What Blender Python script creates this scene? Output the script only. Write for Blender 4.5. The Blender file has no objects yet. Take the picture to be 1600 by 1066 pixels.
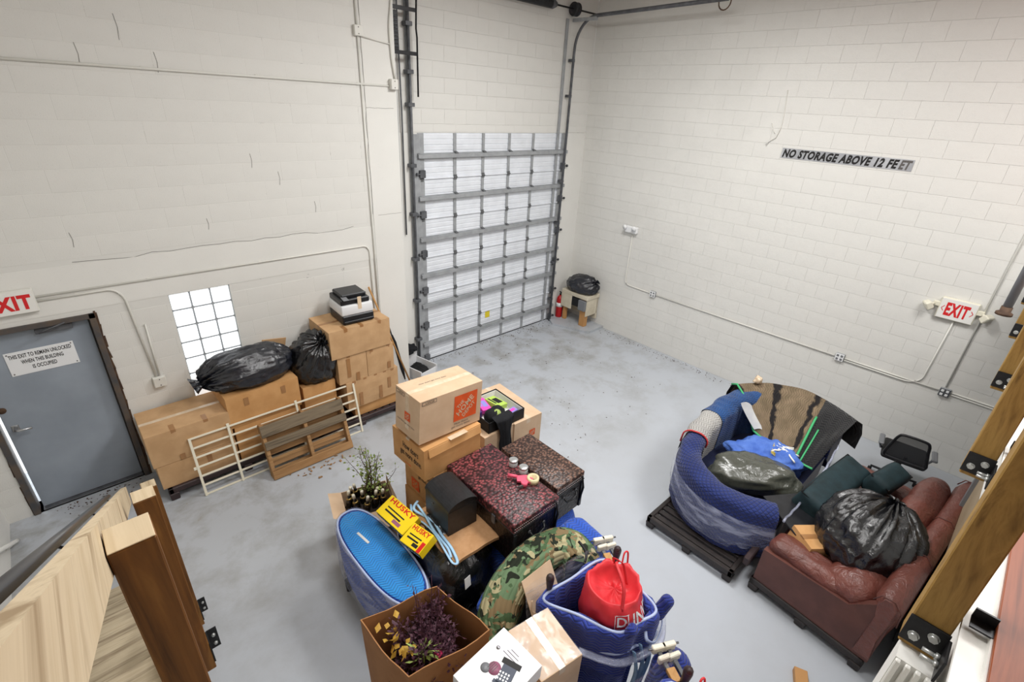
import bpy, bmesh, math, random
from math import sin, cos, pi, radians as RAD, sqrt, exp, hypot
from mathutils import Vector, Matrix, Euler, noise

# ------------------------------------------------------------------ camera, world, lights, exposure
S = bpy.context.scene
COL = S.collection
cam = bpy.data.cameras.new('camera')
camo = bpy.data.objects.new('camera', cam)
COL.objects.link(camo)
_y, _p, _r = 0.77254, 0.45374, 0.057055
_fw = Vector((sin(_y) * cos(_p), cos(_y) * cos(_p), -sin(_p)))
_rt = Vector((cos(_y), -sin(_y), 0))
_up = _rt.cross(_fw)
_r2 = _rt * cos(_r) + _up * sin(_r)
_u2 = -_rt * sin(_r) + _up * cos(_r)
m = Matrix((_r2, _u2, -_fw)).transposed().to_4x4()
m.translation = Vector((-8.000, -6.522, 4.2))
camo.matrix_world = m
cam.sensor_width = 36.0
cam.lens = 763.7 / 1600 * 36.0
cam.clip_start = 0.01
cam.clip_end = 100
S.camera = camo
S.view_settings.view_transform = 'Standard'
S.view_settings.look = 'None'
S.view_settings.gamma = 1.0
S.view_settings.use_curve_mapping = False
S.view_settings.exposure = 0.08

W = bpy.data.worlds.new('world'); S.world = W; W.use_nodes = True
W.node_tree.nodes['Background'].inputs[0].default_value = (0.93, 0.97, 1.0, 1)
W.node_tree.nodes['Background'].inputs[1].default_value = 2.2

def area(name, loc, target, size, power, color=(1, 0.992, 0.975), sy=None):
    l = bpy.data.lights.new(name, 'AREA'); l.energy = power; l.color = color
    l.shape = 'RECTANGLE'; l.size = size; l.size_y = sy or size
    o = bpy.data.objects.new(name, l); COL.objects.link(o); o.location = loc
    d = Vector(target) - Vector(loc)
    o.rotation_euler = d.to_track_quat('-Z', 'Y').to_euler()
    return o
area('ceiling_lamp', (-3.3, -3.5, 5.75), (-3.3, -3.5, 0), 1.2, 172, sy=1.2)
area('ceiling_lamp', (-6.4, -4.6, 5.75), (-6.4, -4.6, 0), 1.2, 108, sy=1.2)
area('ceiling_lamp', (-3.0, -7.5, 5.75), (-3.0, -7.5, 0), 1.6, 165, sy=1.6)  # unseen fill light added to brighten the lower right wall

# ------------------------------------------------------------------ materials
MATS = {}
def lin(c):
    return tuple((x / 12.92 if x <= 0.04045 else ((x + 0.055) / 1.055) ** 2.4) for x in (v / 255.0 for v in c)) + (1,)

class NT:
    def __init__(s, name):
        s.m = bpy.data.materials.new(name); s.m.use_nodes = True
        s.t = s.m.node_tree; s.b = s.t.nodes['Principled BSDF']; s.out = s.t.nodes['Material Output']
    def n(s, typ, **kw):
        x = s.t.nodes.new(typ)
        for k, v in kw.items():
            if k.startswith('i_'):
                x.inputs[k[2:].replace('_', ' ')].default_value = v
            else:
                setattr(x, k, v)
        return x
    def l(s, a, b): s.t.links.new(a, b)
    def math(s, op, a, b=None, c=None):
        x = s.n('ShaderNodeMath', operation=op)
        for i, v in enumerate((a, b, c)):
            if v is None: continue
            if isinstance(v, (int, float)): x.inputs[i].default_value = v
            else: s.l(v, x.inputs[i])
        return x.outputs[0]
    def mix(s, f, a, b, blend='MIX'):
        x = s.n('ShaderNodeMix', data_type='RGBA', blend_type=blend)
        for sock, v in ((x.inputs['Factor'], f), (x.inputs[6], a), (x.inputs[7], b)):
            if isinstance(v, (int, float)): sock.default_value = v
            elif isinstance(v, tuple): sock.default_value = v
            else: s.l(v, sock)
        return x.outputs[2]
    def coord(s, which='Object', scale=(1, 1, 1), rot=(0, 0, 0)):
        tc = s.n('ShaderNodeTexCoord'); mp = s.n('ShaderNodeMapping')
        mp.inputs['Scale'].default_value = scale; mp.inputs['Rotation'].default_value = rot
        s.l(tc.outputs[which], mp.inputs['Vector']); return mp.outputs['Vector']
    def noise(s, vec, scale=5, detail=4, rough=.55, dist=0):
        x = s.n('ShaderNodeTexNoise'); s.l(vec, x.inputs['Vector'])
        x.inputs['Scale'].default_value = scale; x.inputs['Detail'].default_value = detail
        x.inputs['Roughness'].default_value = rough; x.inputs['Distortion'].default_value = dist
        return x.outputs['Fac']
    def ramp(s, f, stops, interp='LINEAR'):
        x = s.n('ShaderNodeValToRGB'); s.l(f, x.inputs[0]); cr = x.color_ramp; cr.interpolation = interp
        while len(cr.elements) < len(stops): cr.elements.new(.5)
        for e, (p, c) in zip(cr.elements, stops):
            e.position = p; e.color = c if len(c) == 4 else tuple(c) + (1,)
        return x.outputs[0]
    def bump(s, h, strength=.3, dist=.01):
        x = s.n('ShaderNodeBump'); s.l(h, x.inputs['Height'])
        x.inputs['Strength'].default_value = strength; x.inputs['Distance'].default_value = dist
        s.l(x.outputs[0], s.b.inputs['Normal']); return x.outputs[0]
    def setc(s, v):
        if isinstance(v, tuple): s.b.inputs['Base Color'].default_value = v
        else: s.l(v, s.b.inputs['Base Color'])
    def put(s, rough=None, metal=None, spec=None, **kw):
        if rough is not None: s.b.inputs['Roughness'].default_value = rough
        if metal is not None: s.b.inputs['Metallic'].default_value = metal
        if spec is not None: s.b.inputs['Specular IOR Level'].default_value = spec
        for k, v in kw.items(): s.b.inputs[k.replace('_', ' ')].default_value = v

def plain(name, rgb, rough=.6, metal=0, rgb2=None, scale=12, bump=0, bscale=None, spec=.4, coord='Object', detail=4, lo=.35, hi=.65):
    t = NT(name); t.put(rough, metal, spec); a = lin(rgb)
    if rgb2 is None and not bump:
        t.setc(a)
    else:
        v = t.coord(coord); f = t.noise(v, scale, detail)
        t.setc(t.ramp(f, [(lo, a), (hi, lin(rgb2 or rgb))]))
        if bump: t.bump(t.noise(v, bscale or scale * 4, 3), bump, .004)
    MATS[name] = t.m; return t.m

def wood(name, c1, c2, c3=None, axis=2, scale=14, rough=.65, stretch=.07, bump=.15):
    t = NT(name); sc = [scale] * 3; sc[axis] = scale * stretch
    v = t.coord('Object', tuple(sc)); f = t.noise(v, 1, 5, .6, 1.2)
    big = t.noise(v, .35, 3, .5, 2.5)
    w = t.math('ADD', t.math('MULTIPLY', f, .6), t.math('MULTIPLY', big, .45))
    t.setc(t.ramp(w, [(.36, lin(c1)), (.52, lin(c2)), (.68, lin(c3 or c1))])); t.put(rough, 0, .3)
    t.bump(f, bump, .003); MATS[name] = t.m; return t.m

def quilt(name, rgb, rgb2, period=.05, amp=.03, lines=.034, coord='UV', strength=.55, rough=.75, sheen=.2, diamond=False):
    t = NT(name); t.put(rough, 0, .25)
    tc = t.n('ShaderNodeTexCoord'); sp = t.n('ShaderNodeSeparateXYZ'); t.l(tc.outputs[coord], sp.inputs[0])
    u, v = sp.outputs[0], sp.outputs[1]
    if coord == 'Object':
        u, v = t.math('ADD', sp.outputs[0], t.math('MULTIPLY', sp.outputs[2], .35)), t.math('ADD', sp.outputs[1], t.math('MULTIPLY', sp.outputs[2], .8))
    if diamond:
        a = t.math('ABSOLUTE', t.math('SINE', t.math('MULTIPLY', t.math('ADD', u, v), pi / lines)))
        b = t.math('ABSOLUTE', t.math('SINE', t.math('MULTIPLY', t.math('SUBTRACT', u, v), pi / lines)))
        h = t.math('MINIMUM', a, b)
    else:
        tri = t.math('PINGPONG', u, period)
        w = t.math('ADD', v, t.math('MULTIPLY', tri, amp / period))
        h = t.math('ABSOLUTE', t.math('SINE', t.math('MULTIPLY', w, pi / lines)))
    hp = t.math('POWER', h, .5)
    nz = t.noise(tc.outputs['Object'], 5, 4)
    cc = t.ramp(nz, [(.35, lin(rgb)), (.65, lin(rgb2))]); dk = tuple(x * .55 for x in rgb)
    t.setc(t.mix(t.ramp(hp, [(.25, (1, 1, 1)), (.5, (0, 0, 0))]), cc, lin(dk)))  # shade in the stitch grooves painted into the base colour
    t.bump(t.math('ADD', hp, t.math('MULTIPLY', nz, .6)), strength, .02)
    t.b.inputs['Sheen Weight'].default_value = sheen
    MATS[name] = t.m; return t.m

def wrinkly(name, rgb, rough=.25, scale=9, strength=.6, spec=.6, rgb2=None):
    t = NT(name); t.put(rough, 0, spec); v = t.coord('Object')
    a = t.noise(v, scale, 6, .6, 1.6); t.setc(t.ramp(a, [(.3, lin(rgb)), (.7, lin(rgb2 or rgb))]))
    x = t.n('ShaderNodeTexNoise', noise_type='RIDGED_MULTIFRACTAL'); t.l(v, x.inputs['Vector'])
    x.inputs['Scale'].default_value = scale * .55; x.inputs['Detail'].default_value = 3; x.inputs['Distortion'].default_value = .8
    t.bump(t.math('ADD', t.math('MULTIPLY', x.outputs['Fac'], .5), a), strength, .05); MATS[name] = t.m; return t.m

def wrap(name, alpha=.28, tint=(235, 240, 250), scale=(6, 6, 30)):
    t = NT(name); nt = t.t; v = t.coord('Object', scale); f = t.noise(v, .6, 3, .5, .6)
    tr = t.n('ShaderNodeBsdfTransparent'); tr.inputs[0].default_value = (1, 1, 1, 1)
    t.put(.12, 0, .7); t.setc(lin(tint)); t.bump(f, .6, .02)
    mx = t.n('ShaderNodeMixShader')
    fac = t.math('ADD', t.math('MULTIPLY', t.ramp(f, [(.45, (0, 0, 0)), (.68, (1, 1, 1))]), alpha), alpha * .35)
    t.l(fac, mx.inputs[0]); t.l(tr.outputs[0], mx.inputs[1]); t.l(t.b.outputs[0], mx.inputs[2]); t.l(mx.outputs[0], t.out.inputs['Surface'])
    MATS[name] = t.m; return t.m

# walls: painted porous block
def wallmat(name, c1, c2, s=1.0):
    t = NT(name); v = t.coord('Object'); big = t.noise(v, .9, 5, .6); fine = t.noise(v, 95, 3, .7)
    col = t.mix(t.ramp(big, [(.35, (0, 0, 0)), (.7, (1, 1, 1))]), lin(c1), lin(c2))
    pores = t.ramp(fine, [(.27, (.55, .55, .55)), (.36, (1, 1, 1))])
    t.setc(t.mix(.5, col, pores, 'MULTIPLY')); t.put(.62, 0, .35); t.bump(fine, .25 * s, .004)
    MATS[name] = t.m; return t.m
wallmat('block_paint', (226, 225, 220), (217, 216, 211))
wallmat('smooth_paint', (229, 228, 223), (222, 221, 216), .3)
t = NT('joint_paint'); v = t.coord('Object'); f = t.noise(v, 3.3, 5, .7)
t.setc(t.ramp(f, [(.30, lin((120, 118, 114))), (.38, lin((220, 219, 214)))])); t.put(.7); MATS['joint_paint'] = t.m
plain('ceiling_paint', (225, 224, 220), .8)
# floor: worn grey epoxy
t = NT('floor_paint'); v = t.coord('Object')
a = t.noise(v, .45, 4, .5, .1); b = t.noise(v, 1.9, 6, .7, .2); c = t.noise(v, 22, 4, .7)
sp = t.n('ShaderNodeSeparateXYZ'); tc = t.n('ShaderNodeTexCoord'); t.l(tc.outputs['Object'], sp.inputs[0])
base = t.mix(t.ramp(a, [(.4, (0, 0, 0)), (.62, (1, 1, 1))]), lin((186, 191, 198)), lin((177, 181, 186)))
dirt = t.math('MULTIPLY', t.ramp(b, [(.46, (0, 0, 0)), (.72, (1, 1, 1))]), t.math('SMOOTH_MIN', 1.0, t.math('MAXIMUM', t.math('DIVIDE', t.math('ADD', sp.outputs[1], 4.6), 4.0), .1), .1))
base = t.mix(t.math('MULTIPLY', dirt, .9), base, lin((130, 125, 115)))
sc1 = t.ramp(t.noise(t.coord('Object', (1.2, 1, 1)), 7, 3, .6), [(.71, (0, 0, 0)), (.75, (1, 1, 1))])
base = t.mix(t.math('MULTIPLY', sc1, t.math('MULTIPLY', dirt, .8)), base, lin((150, 128, 84)))
spk = t.ramp(c, [(.70, (0, 0, 0)), (.76, (1, 1, 1))])
base = t.mix(t.math('MULTIPLY', spk, t.math('ADD', t.math('MULTIPLY', dirt, .9), .12)), base, lin((58, 56, 54)))
t.setc(base); t.put(.34, 0, .4); t.l(t.ramp(b, [(.3, (.3, .3, .3)), (.7, (.42, .42, .42))]), t.b.inputs['Roughness']); t.bump(t.noise(v, 3, 4), .06, .02)
MATS['floor_paint'] = t.m

plain('cardboard', (202, 164, 122), .8, 0, (190, 152, 110), 6, .08, 60)
plain('cardboard_pale', (212, 184, 154), .8, 0, (203, 173, 142), 6, .08, 60)
plain('cardboard_orange', (207, 158, 104), .8, 0, (196, 146, 92), 6, .08, 60)
plain('cardboard_dark', (172, 124, 80), .8, 0, (160, 112, 70), 6, .08, 60)
plain('kraft_edge', (150, 105, 66), .85)
plain('packing_tape', (166, 122, 78), .28, 0, (158, 112, 68), 8, spec=.6)
plain('clear_tape', (214, 190, 160), .15, 0, (226, 206, 180), 14, spec=.8)
plain('ink_black', (26, 24, 24), .6)
plain('ink_grey', (92, 88, 86), .6)
plain('ink_orange', (226, 92, 38), .7, 0, (214, 84, 34), 14)
plain('ink_red', (214, 40, 44), .5)
plain('white_paint', (236, 235, 230), .45)
plain('conduit_paint', (222, 221, 214), .45)
plain('ivory_plastic', (226, 222, 204), .4)
plain('white_plastic', (238, 239, 240), .35)
plain('grey_plastic', (120, 122, 126), .4)
plain('galvanized', (166, 169, 172), .45, .1, (150, 153, 156), 9)
plain('galvanized_dark', (104, 106, 110), .45, .2, (80, 82, 86), 9)
plain('steel_bright', (190, 192, 194), .3, .9)
plain('handrail_metal', (92, 92, 94), .28, .7)
plain('steel_black', (34, 34, 36), .42, .5, (52, 52, 54), 9)
plain('bolt_zinc', (188, 190, 188), .35, .6)
plain('door_panel_white', (232, 236, 242), .4, 0, (222, 226, 232), 5)
plain('door_grey', (156, 165, 176), .42, 0, (140, 149, 160), 2.2, lo=.3, hi=.7)
plain('door_frame_paint', (74, 74, 76), .5, 0, (96, 84, 74), 8)
plain('rust_edge', (66, 48, 38), .8, 0, (96, 74, 56), 14)
plain('mortar_grey', (150, 154, 158), .7)
plain('sign_white', (236, 238, 240), .35)
plain('sign_silver', (150, 152, 156), .3, 0, (186, 188, 192), 3)
plain('black_plastic', (26, 27, 30), .35, 0, (36, 37, 41), 10)
plain('black_matte', (20, 20, 22), .6)
plain('black_leather', (27, 28, 30), .36, 0, (36, 37, 40), 24, .12, 90)
plain('pallet_brown', (52, 40, 42), .5, 0, (64, 50, 50), 9)
plain('pallet_black', (42, 37, 36), .45, 0, (54, 48, 46), 9)
plain('bin_white', (225, 226, 228), .4)
plain('extinguisher_red', (176, 24, 30), .3)
plain('bench_beige', (214, 206, 186), .6, 0, (196, 186, 164), 5)
plain('foil_gold', (170, 142, 84), .3, .6)
plain('bottle_glass', (16, 14, 12), .12, spec=.8)
plain('cream_paint', (232, 226, 206), .45)
plain('stem_brown', (92, 74, 52), .7)
plain('leaf_green', (92, 124, 62), .6, 0, (142, 150, 80), 40)
plain('leaf_lime', (172, 190, 108), .6, 0, (140, 164, 78), 30)
plain('leaf_purple', (62, 34, 48), .6, 0, (92, 56, 70), 40)
plain('leaf_yellow', (204, 168, 70), .6, 0, (182, 138, 50), 30)
plain('petal_magenta', (176, 30, 82), .6)
plain('soil', (44, 36, 30), .95)
plain('husky_yellow', (240, 208, 28), .4)
plain('husky_red', (206, 36, 30), .4)
plain('light_blue_binding', (150, 190, 222), .7, 0, (170, 206, 232), 20)
plain('pale_binding', (176, 190, 222), .7)
plain('green_binding', (70, 172, 112), .7)
plain('red_binding', (196, 60, 62), .7)
plain('cream_cloth', (216, 216, 214), .8, 0, (204, 205, 206), 10)
plain('tan_pad', (186, 144, 104), .9, 0, (170, 128, 88), 14, .3, 70)
plain('gold_paint', (212, 186, 60), .5)
plain('jar_glass', (196, 204, 204), .08, spec=.8)
plain('jar_lid', (196, 198, 198), .28, .7)
plain('gun_pink', (226, 92, 118), .4)
plain('tape_roll', (214, 202, 160), .35)
plain('toy_pink', (224, 76, 176), .45)
plain('toy_green', (176, 206, 92), .45)
plain('toy_purple', (72, 44, 116), .45)
plain('toy_lilac', (140, 136, 206), .45)
plain('black_cloth', (17, 18, 22), .9, 0, (24, 25, 30), 16, .4, 30)
wood('mezz_floor', (126, 66, 40), (150, 82, 52), (104, 52, 32), 0, 16, .45)
plain('red_fabric', (222, 58, 64), .45, 0, (208, 46, 54), 7, .5, 9)
plain('fascia_white', (232, 231, 226), .5)
plain('tan_panel', (176, 158, 132), .6, 0, (160, 142, 116), 2)
plain('hinge_steel', (110, 112, 114), .45, .5)
plain('teal_fabric', (30, 52, 58), .7, 0, (22, 40, 44), 9, .3, 30)
plain('olive_liner', (70, 70, 62), .35, 0, (54, 55, 50), 6)
plain('yellow_sticker', (222, 202, 48), .5)
plain('phone_print', (214, 212, 226), .35, 0, (240, 240, 244), 4)
plain('mauve_print', (150, 92, 116), .4)
plain('slate_print', (58, 66, 84), .4)
plain('tan_wood', (188, 140, 88), .6)
wood('stained_timber', (78, 48, 18), (120, 78, 34), (150, 106, 52), 2, 17, .55)
wood('pine_board', (184, 164, 132), (204, 186, 156), (152, 130, 100), 1, 17, .65)
wood('olive_timber', (122, 92, 44), (160, 126, 68), (92, 66, 30), 2, 17, .6, .22)
wood('pine_tread', (170, 154, 128), (192, 178, 152), (136, 120, 98), 0, 22, .7)
wood('pallet_plank', (146, 108, 70), (172, 134, 92), (108, 80, 52), 0, 14, .8)
wood('pallet_plank_grey', (98, 88, 74), (128, 114, 94), (70, 62, 52), 0, 14, .85)
wood('handle_wood', (176, 128, 74), (190, 144, 88), None, 2, 20, .5)
quilt('quilt_bright_blue', (44, 140, 216), (36, 128, 206), lines=.026)
quilt('quilt_royal', (40, 88, 190), (34, 74, 170), lines=.03)
quilt('quilt_navy', (52, 70, 158), (42, 58, 138), lines=.03)
quilt('quilt_navy_diamond', (34, 50, 112), (28, 42, 98), lines=.05, diamond=True)
quilt('quilt_mid_blue', (34, 78, 136), (28, 64, 116), lines=.03)
quilt('quilt_beige', (176, 174, 170), (160, 158, 156), lines=.03)
quilt('quilt_black', (34, 34, 36), (26, 26, 28), lines=.03)
quilt('quilt_royal_o', (46, 92, 196), (38, 78, 176), lines=.03, coord='Object')
quilt('quilt_bright_o', (48, 144, 218), (40, 130, 208), lines=.026, coord='Object')
quilt('quilt_navy_o', (38, 56, 142), (32, 46, 122), lines=.03, coord='Object')
# brown wavy moving blanket with faded dark stripes
t = NT('quilt_brown'); tc = t.n('ShaderNodeTexCoord'); sp = t.n('ShaderNodeSeparateXYZ'); t.l(tc.outputs['UV'], sp.inputs[0])
u, v = sp.outputs[0], sp.outputs[1]
wv = t.math('ADD', u, t.math('MULTIPLY', t.math('SINE', t.math('MULTIPLY', v, 42)), .014))
h = t.math('ABSOLUTE', t.math('SINE', t.math('MULTIPLY', wv, pi / .03)))
nz = t.noise(tc.outputs['UV'], 7, 4)
bands = t.math('SINE', t.math('ADD', t.math('MULTIPLY', u, 13.0), t.math('MULTIPLY', nz, 2.5)))
colr = t.mix(t.ramp(bands, [(.80, (0, 0, 0)), (.95, (1, 1, 1))]), t.ramp(nz, [(.35, lin((112, 98, 78))), (.65, lin((136, 118, 96)))]), lin((34, 32, 34)))
t.setc(t.mix(t.ramp(h, [(.0, (1, 1, 1)), (.22, (0, 0, 0))]), colr, lin((60, 54, 46)))); t.put(.85, 0, .2); t.bump(h, .5, .012)
MATS['quilt_brown'] = t.m
# camouflage
t = NT('camo_quilt'); v = t.coord('Object'); 
def cm(sc, off):
    mp = t.n('ShaderNodeMapping'); mp.inputs['Location'].default_value = (off, off * 2, off); t.l(v, mp.inputs[0])
    return t.noise(mp.outputs[0], sc, 2, .5, .8)
c1 = t.mix(t.ramp(cm(8, 0), [(.5, (0, 0, 0)), (.51, (1, 1, 1))], 'CONSTANT'), lin((104, 128, 96)), lin((128, 110, 80)))
c1 = t.mix(t.ramp(cm(9, 3.3), [(0, (0, 0, 0)), (.54, (1, 1, 1))], 'CONSTANT'), c1, lin((74, 96, 66)))
c1 = t.mix(t.ramp(cm(10, 7.1), [(0, (0, 0, 0)), (.565, (1, 1, 1))], 'CONSTANT'), c1, lin((36, 42, 32)))
c1 = t.mix(t.ramp(cm(9, 12.7), [(0, (0, 0, 0)), (.59, (1, 1, 1))], 'CONSTANT'), c1, lin((172, 164, 128)))
t.setc(c1); t.put(.85, 0, .2)
tc = t.n('ShaderNodeTexCoord'); sp = t.n('ShaderNodeSeparateXYZ'); t.l(tc.outputs['UV'], sp.inputs[0])
t.bump(t.math('ABSOLUTE', t.math('SINE', t.math('MULTIPLY', sp.outputs[1], pi / .045))), .5, .012); MATS['camo_quilt'] = t.m
# trunks
def croc(name, a, b, c):
    t = NT(name); v = t.coord('Object', (34, 42, 34)); vo = t.n('ShaderNodeTexVoronoi', feature='F1'); t.l(v, vo.inputs['Vector']); vo.inputs['Scale'].default_value = 1.0
    nz = t.noise(t.coord('Object'), 9, 4)
    cc = t.mix(t.ramp(nz, [(.38, (0, 0, 0)), (.62, (1, 1, 1))]), lin(a), lin(b))
    t.setc(t.mix(t.ramp(vo.outputs['Distance'], [(.30, (0, 0, 0)), (.58, (1, 1, 1))]), cc, lin(c))); t.put(.36, 0, .35)
    t.bump(t.math('SUBTRACT', 1.0, vo.outputs['Distance']), .6, .006); MATS[name] = t.m
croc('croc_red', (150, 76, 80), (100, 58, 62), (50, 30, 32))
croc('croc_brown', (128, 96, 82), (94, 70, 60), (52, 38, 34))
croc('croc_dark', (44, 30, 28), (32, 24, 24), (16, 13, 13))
# leather
t = NT('sofa_leather'); v = t.coord('Object'); nz = t.noise(v, 3.0, 5, .6); f = t.noise(v, 70, 3); wr = t.noise(v, 9, 5, .6, 2.0)
t.setc(t.ramp(nz, [(.3, lin((92, 50, 42))), (.7, lin((122, 70, 60)))])); t.put(.33, 0, .6); rg = t.n('ShaderNodeTexNoise', noise_type='RIDGED_MULTIFRACTAL'); t.l(v, rg.inputs['Vector']); rg.inputs['Scale'].default_value = 7; rg.inputs['Detail'].default_value = 3; rg.inputs['Distortion'].default_value = 1.2
t.bump(t.math('ADD', t.math('ADD', t.math('MULTIPLY', wr, .8), t.math('MULTIPLY', rg.outputs['Fac'], -.35)), t.math('MULTIPLY', f, .1)), .6, .03); MATS['sofa_leather'] = t.m
plain('sofa_leather_dark', (106, 66, 58), .38, 0, (88, 54, 48), 4, .12, 40)
wrinkly('bag_black', (16, 17, 21), .17, 6, .38, .9)
wrinkly('bag_navy', (21, 24, 34), .2, 6, .4, .9)
wrinkly('bag_olive', (74, 76, 68), .22, 3, .45, .8)
t = NT('flag_cloth'); v = t.coord('Object'); nz = t.noise(v, 6, 4)
t.setc(t.ramp(nz, [(.35, lin((66, 102, 186))), (.65, lin((92, 128, 206)))])); t.put(.7, 0, .3); t.bump(t.noise(v, 12, 4, .6, 1.5), .5, .02); MATS['flag_cloth'] = t.m
wrap('stretch_wrap', .26)
wrap('stretch_wrap_vertical', .22, scale=(14, 14, 5))
wrap('stretch_wrap_thick', .42, (214, 220, 244), scale=(5, 5, 24))
# glass block lit by daylight
t = NT('glass_block'); t.setc((.9, .93, .95, 1)); t.put(.15, 0, .5); v = t.coord('Object')
t.b.inputs['Emission Color'].default_value = (.95, .98, 1, 1); t.b.inputs['Emission Strength'].default_value = .62
t.bump(t.noise(v, 14, 2), .3, .01); MATS['glass_block'] = t.m
# mesh back of the office chair
t = NT('mesh_fabric'); v = t.coord('Object', (160, 160, 160)); ck = t.n('ShaderNodeTexChecker'); ck.inputs['Scale'].default_value = 1.0; t.l(v, ck.inputs[0])
tr = t.n('ShaderNodeBsdfTransparent'); mx = t.n('ShaderNodeMixShader'); t.setc(lin((52, 54, 58))); t.put(.8)
mx.inputs[0].default_value = .78; t.l(tr.outputs[0], mx.inputs[1]); t.l(t.b.outputs[0], mx.inputs[2]); t.l(mx.outputs[0], t.out.inputs['Surface']); MATS['mesh_fabric'] = t.m

# ------------------------------------------------------------------ mesh helpers
class MB:
    def __init__(s): s.v = []; s.f = []; s.uv = []; s.mi = []; s.sm = []
    def face(s, idx, uv=None, mi=0, sm=False):
        s.f.append(tuple(idx)); s.uv.append(uv); s.mi.append(mi); s.sm.append(sm)
    def quad(s, a, b, c, d, uv=None, mi=0):
        n = len(s.v); s.v += [Vector(p) for p in (a, b, c, d)]; s.face((n, n + 1, n + 2, n + 3), uv, mi); return s
    def poly(s, pts, mi=0):
        n = len(s.v); s.v += [Vector(p) for p in pts]; s.face(range(n, n + len(pts)), None, mi); return s
    def box(s, c, d, rot=None, bev=0, mi=0, taper=(1, 1)):
        """box centred at c, dims d, optional Euler/Matrix rot, bevel by bmesh"""
        c = Vector(c); hx, hy, hz = d[0] / 2, d[1] / 2, d[2] / 2
        R = (Euler(rot).to_matrix() if rot is not None and not isinstance(rot, Matrix) else rot)
        bm = bmesh.new(); vs = []
        for z in (-1, 1):
            tx, ty = (taper if z > 0 else (1, 1))
            for x, y in ((-1, -1), (1, -1), (1, 1), (-1, 1)): vs.append(bm.verts.new((x * hx * tx, y * hy * ty, z * hz)))
        for f in ((3, 2, 1, 0), (4, 5, 6, 7), (0, 1, 5, 4), (1, 2, 6, 5), (2, 3, 7, 6), (3, 0, 4, 7)): bm.faces.new([vs[i] for i in f])
        if bev:
            segs = 1
            if isinstance(bev, tuple): bev, segs = bev
            bmesh.ops.bevel(bm, geom=list(bm.edges), offset=min(bev, hx * .95, hy * .95, hz * .95), segments=segs, profile=.5, affect='EDGES')
        bm.verts.index_update(); n = len(s.v)
        for v in bm.verts:
            p = v.co.copy()
            if R is not None: p = R @ p
            s.v.append(p + c)
        for f in bm.faces: s.face([n + v.index for v in f.verts], None, mi, bool(bev) and segs > 1)
        bm.free(); return s
    def bx(s, x0, x1, y0, y1, z0, z1, bev=0, mi=0):
        return s.box(((x0 + x1) / 2, (y0 + y1) / 2, (z0 + z1) / 2), (abs(x1 - x0), abs(y1 - y0), abs(z1 - z0)), None, bev, mi)
    def grid(s, rows, cu=False, cv=False, uv=None, mi=0, sm=True, flip=False):
        n = len(s.v); R = len(rows); Cn = len(rows[0])
        for r in rows: s.v += [Vector(p) for p in r]
        for i in range(R if cu else R - 1):
            for j in range(Cn if cv else Cn - 1):
                i2, j2 = (i + 1) % R, (j + 1) % Cn
                q = [n + i * Cn + j, n + i2 * Cn + j, n + i2 * Cn + j2, n + i * Cn + j2]
                u = None
                if uv: u = [uv[i][j], uv[i + 1][j], uv[i + 1][j + 1], uv[i][j + 1]]
                if flip: q.reverse(); u = u[::-1] if u else None
                s.face(q, u, mi, sm)
        return s
    def tube(s, path, r, seg=8, cap=True, mi=0, closed=False, flat=None):
        P = [Vector(p) for p in path]; rows = []; prev = None
        for i, p in enumerate(P):
            a = P[i - 1] if (i > 0 or closed) else p; b = P[(i + 1) % len(P)] if (i < len(P) - 1 or closed) else p
            t = (b - a)
            t = t.normalized() if t.length > 1e-9 else Vector((0, 0, 1))
            if prev is None:
                up = Vector((0, 0, 1)) if abs(t.z) < .9 else Vector((1, 0, 0)); n1 = t.cross(up).normalized()
            else:
                n1 = (prev - t * prev.dot(t)); n1 = n1.normalized() if n1.length > 1e-6 else prev
            prev = n1; n2 = t.cross(n1); ri = r[i] if isinstance(r, (list, tuple)) else r
            k = flat or 1
            rows.append([p + n1 * cos(2 * pi * j / seg) * ri + n2 * sin(2 * pi * j / seg) * ri * k for j in range(seg)])
        n = len(s.v); s.grid(rows, cu=closed, cv=True, mi=mi)
        if cap and not closed:
            s.face([n + j for j in range(seg)][::-1], None, mi); m_ = n + (len(P) - 1) * seg; s.face([m_ + j for j in range(seg)], None, mi)
        return s
    def lathe(s, prof, c=(0, 0, 0), seg=20, axis='z', mi=0, R=None):
        rows = []
        for r, h in prof:
            row = []
            for j in range(seg):
                a = 2 * pi * j / seg; p = Vector((r * cos(a), r * sin(a), h))
                if axis == 'x': p = Vector((p.z, p.x, p.y))
                if axis == 'y': p = Vector((p.x, p.z, p.y))
                if R is not None: p = R @ p
                row.append(p + Vector(c))
            rows.append(row)
        n = len(s.v); s.grid(rows, cv=True, mi=mi, flip=True)
        if prof[0][0] > 1e-6: s.face([n + j for j in range(seg)][::-1], None, mi)
        if prof[-1][0] > 1e-6: s.face([n + (len(prof) - 1) * seg + j for j in range(seg)], None, mi)
        return s
    def ext(s, pts, axis, a0, a1, mi=0):
        """extrude a closed 2-D polygon along an axis ('x': pts=(y,z), 'y': (x,z), 'z': (x,y))"""
        def P(p, a): return {'x': (a, p[0], p[1]), 'y': (p[0], a, p[1]), 'z': (p[0], p[1], a)}[axis]
        n = len(s.v); k = len(pts)
        s.v += [Vector(P(p, a0)) for p in pts] + [Vector(P(p, a1)) for p in pts]
        s.face([n + i for i in range(k)][::-1], None, mi); s.face([n + k + i for i in range(k)], None, mi)
        for i in range(k): s.face((n + i, n + (i + 1) % k, n + k + (i + 1) % k, n + k + i), None, mi)
        return s
    def xf(s, M):
        s.v = [M @ v for v in s.v]; return s
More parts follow.
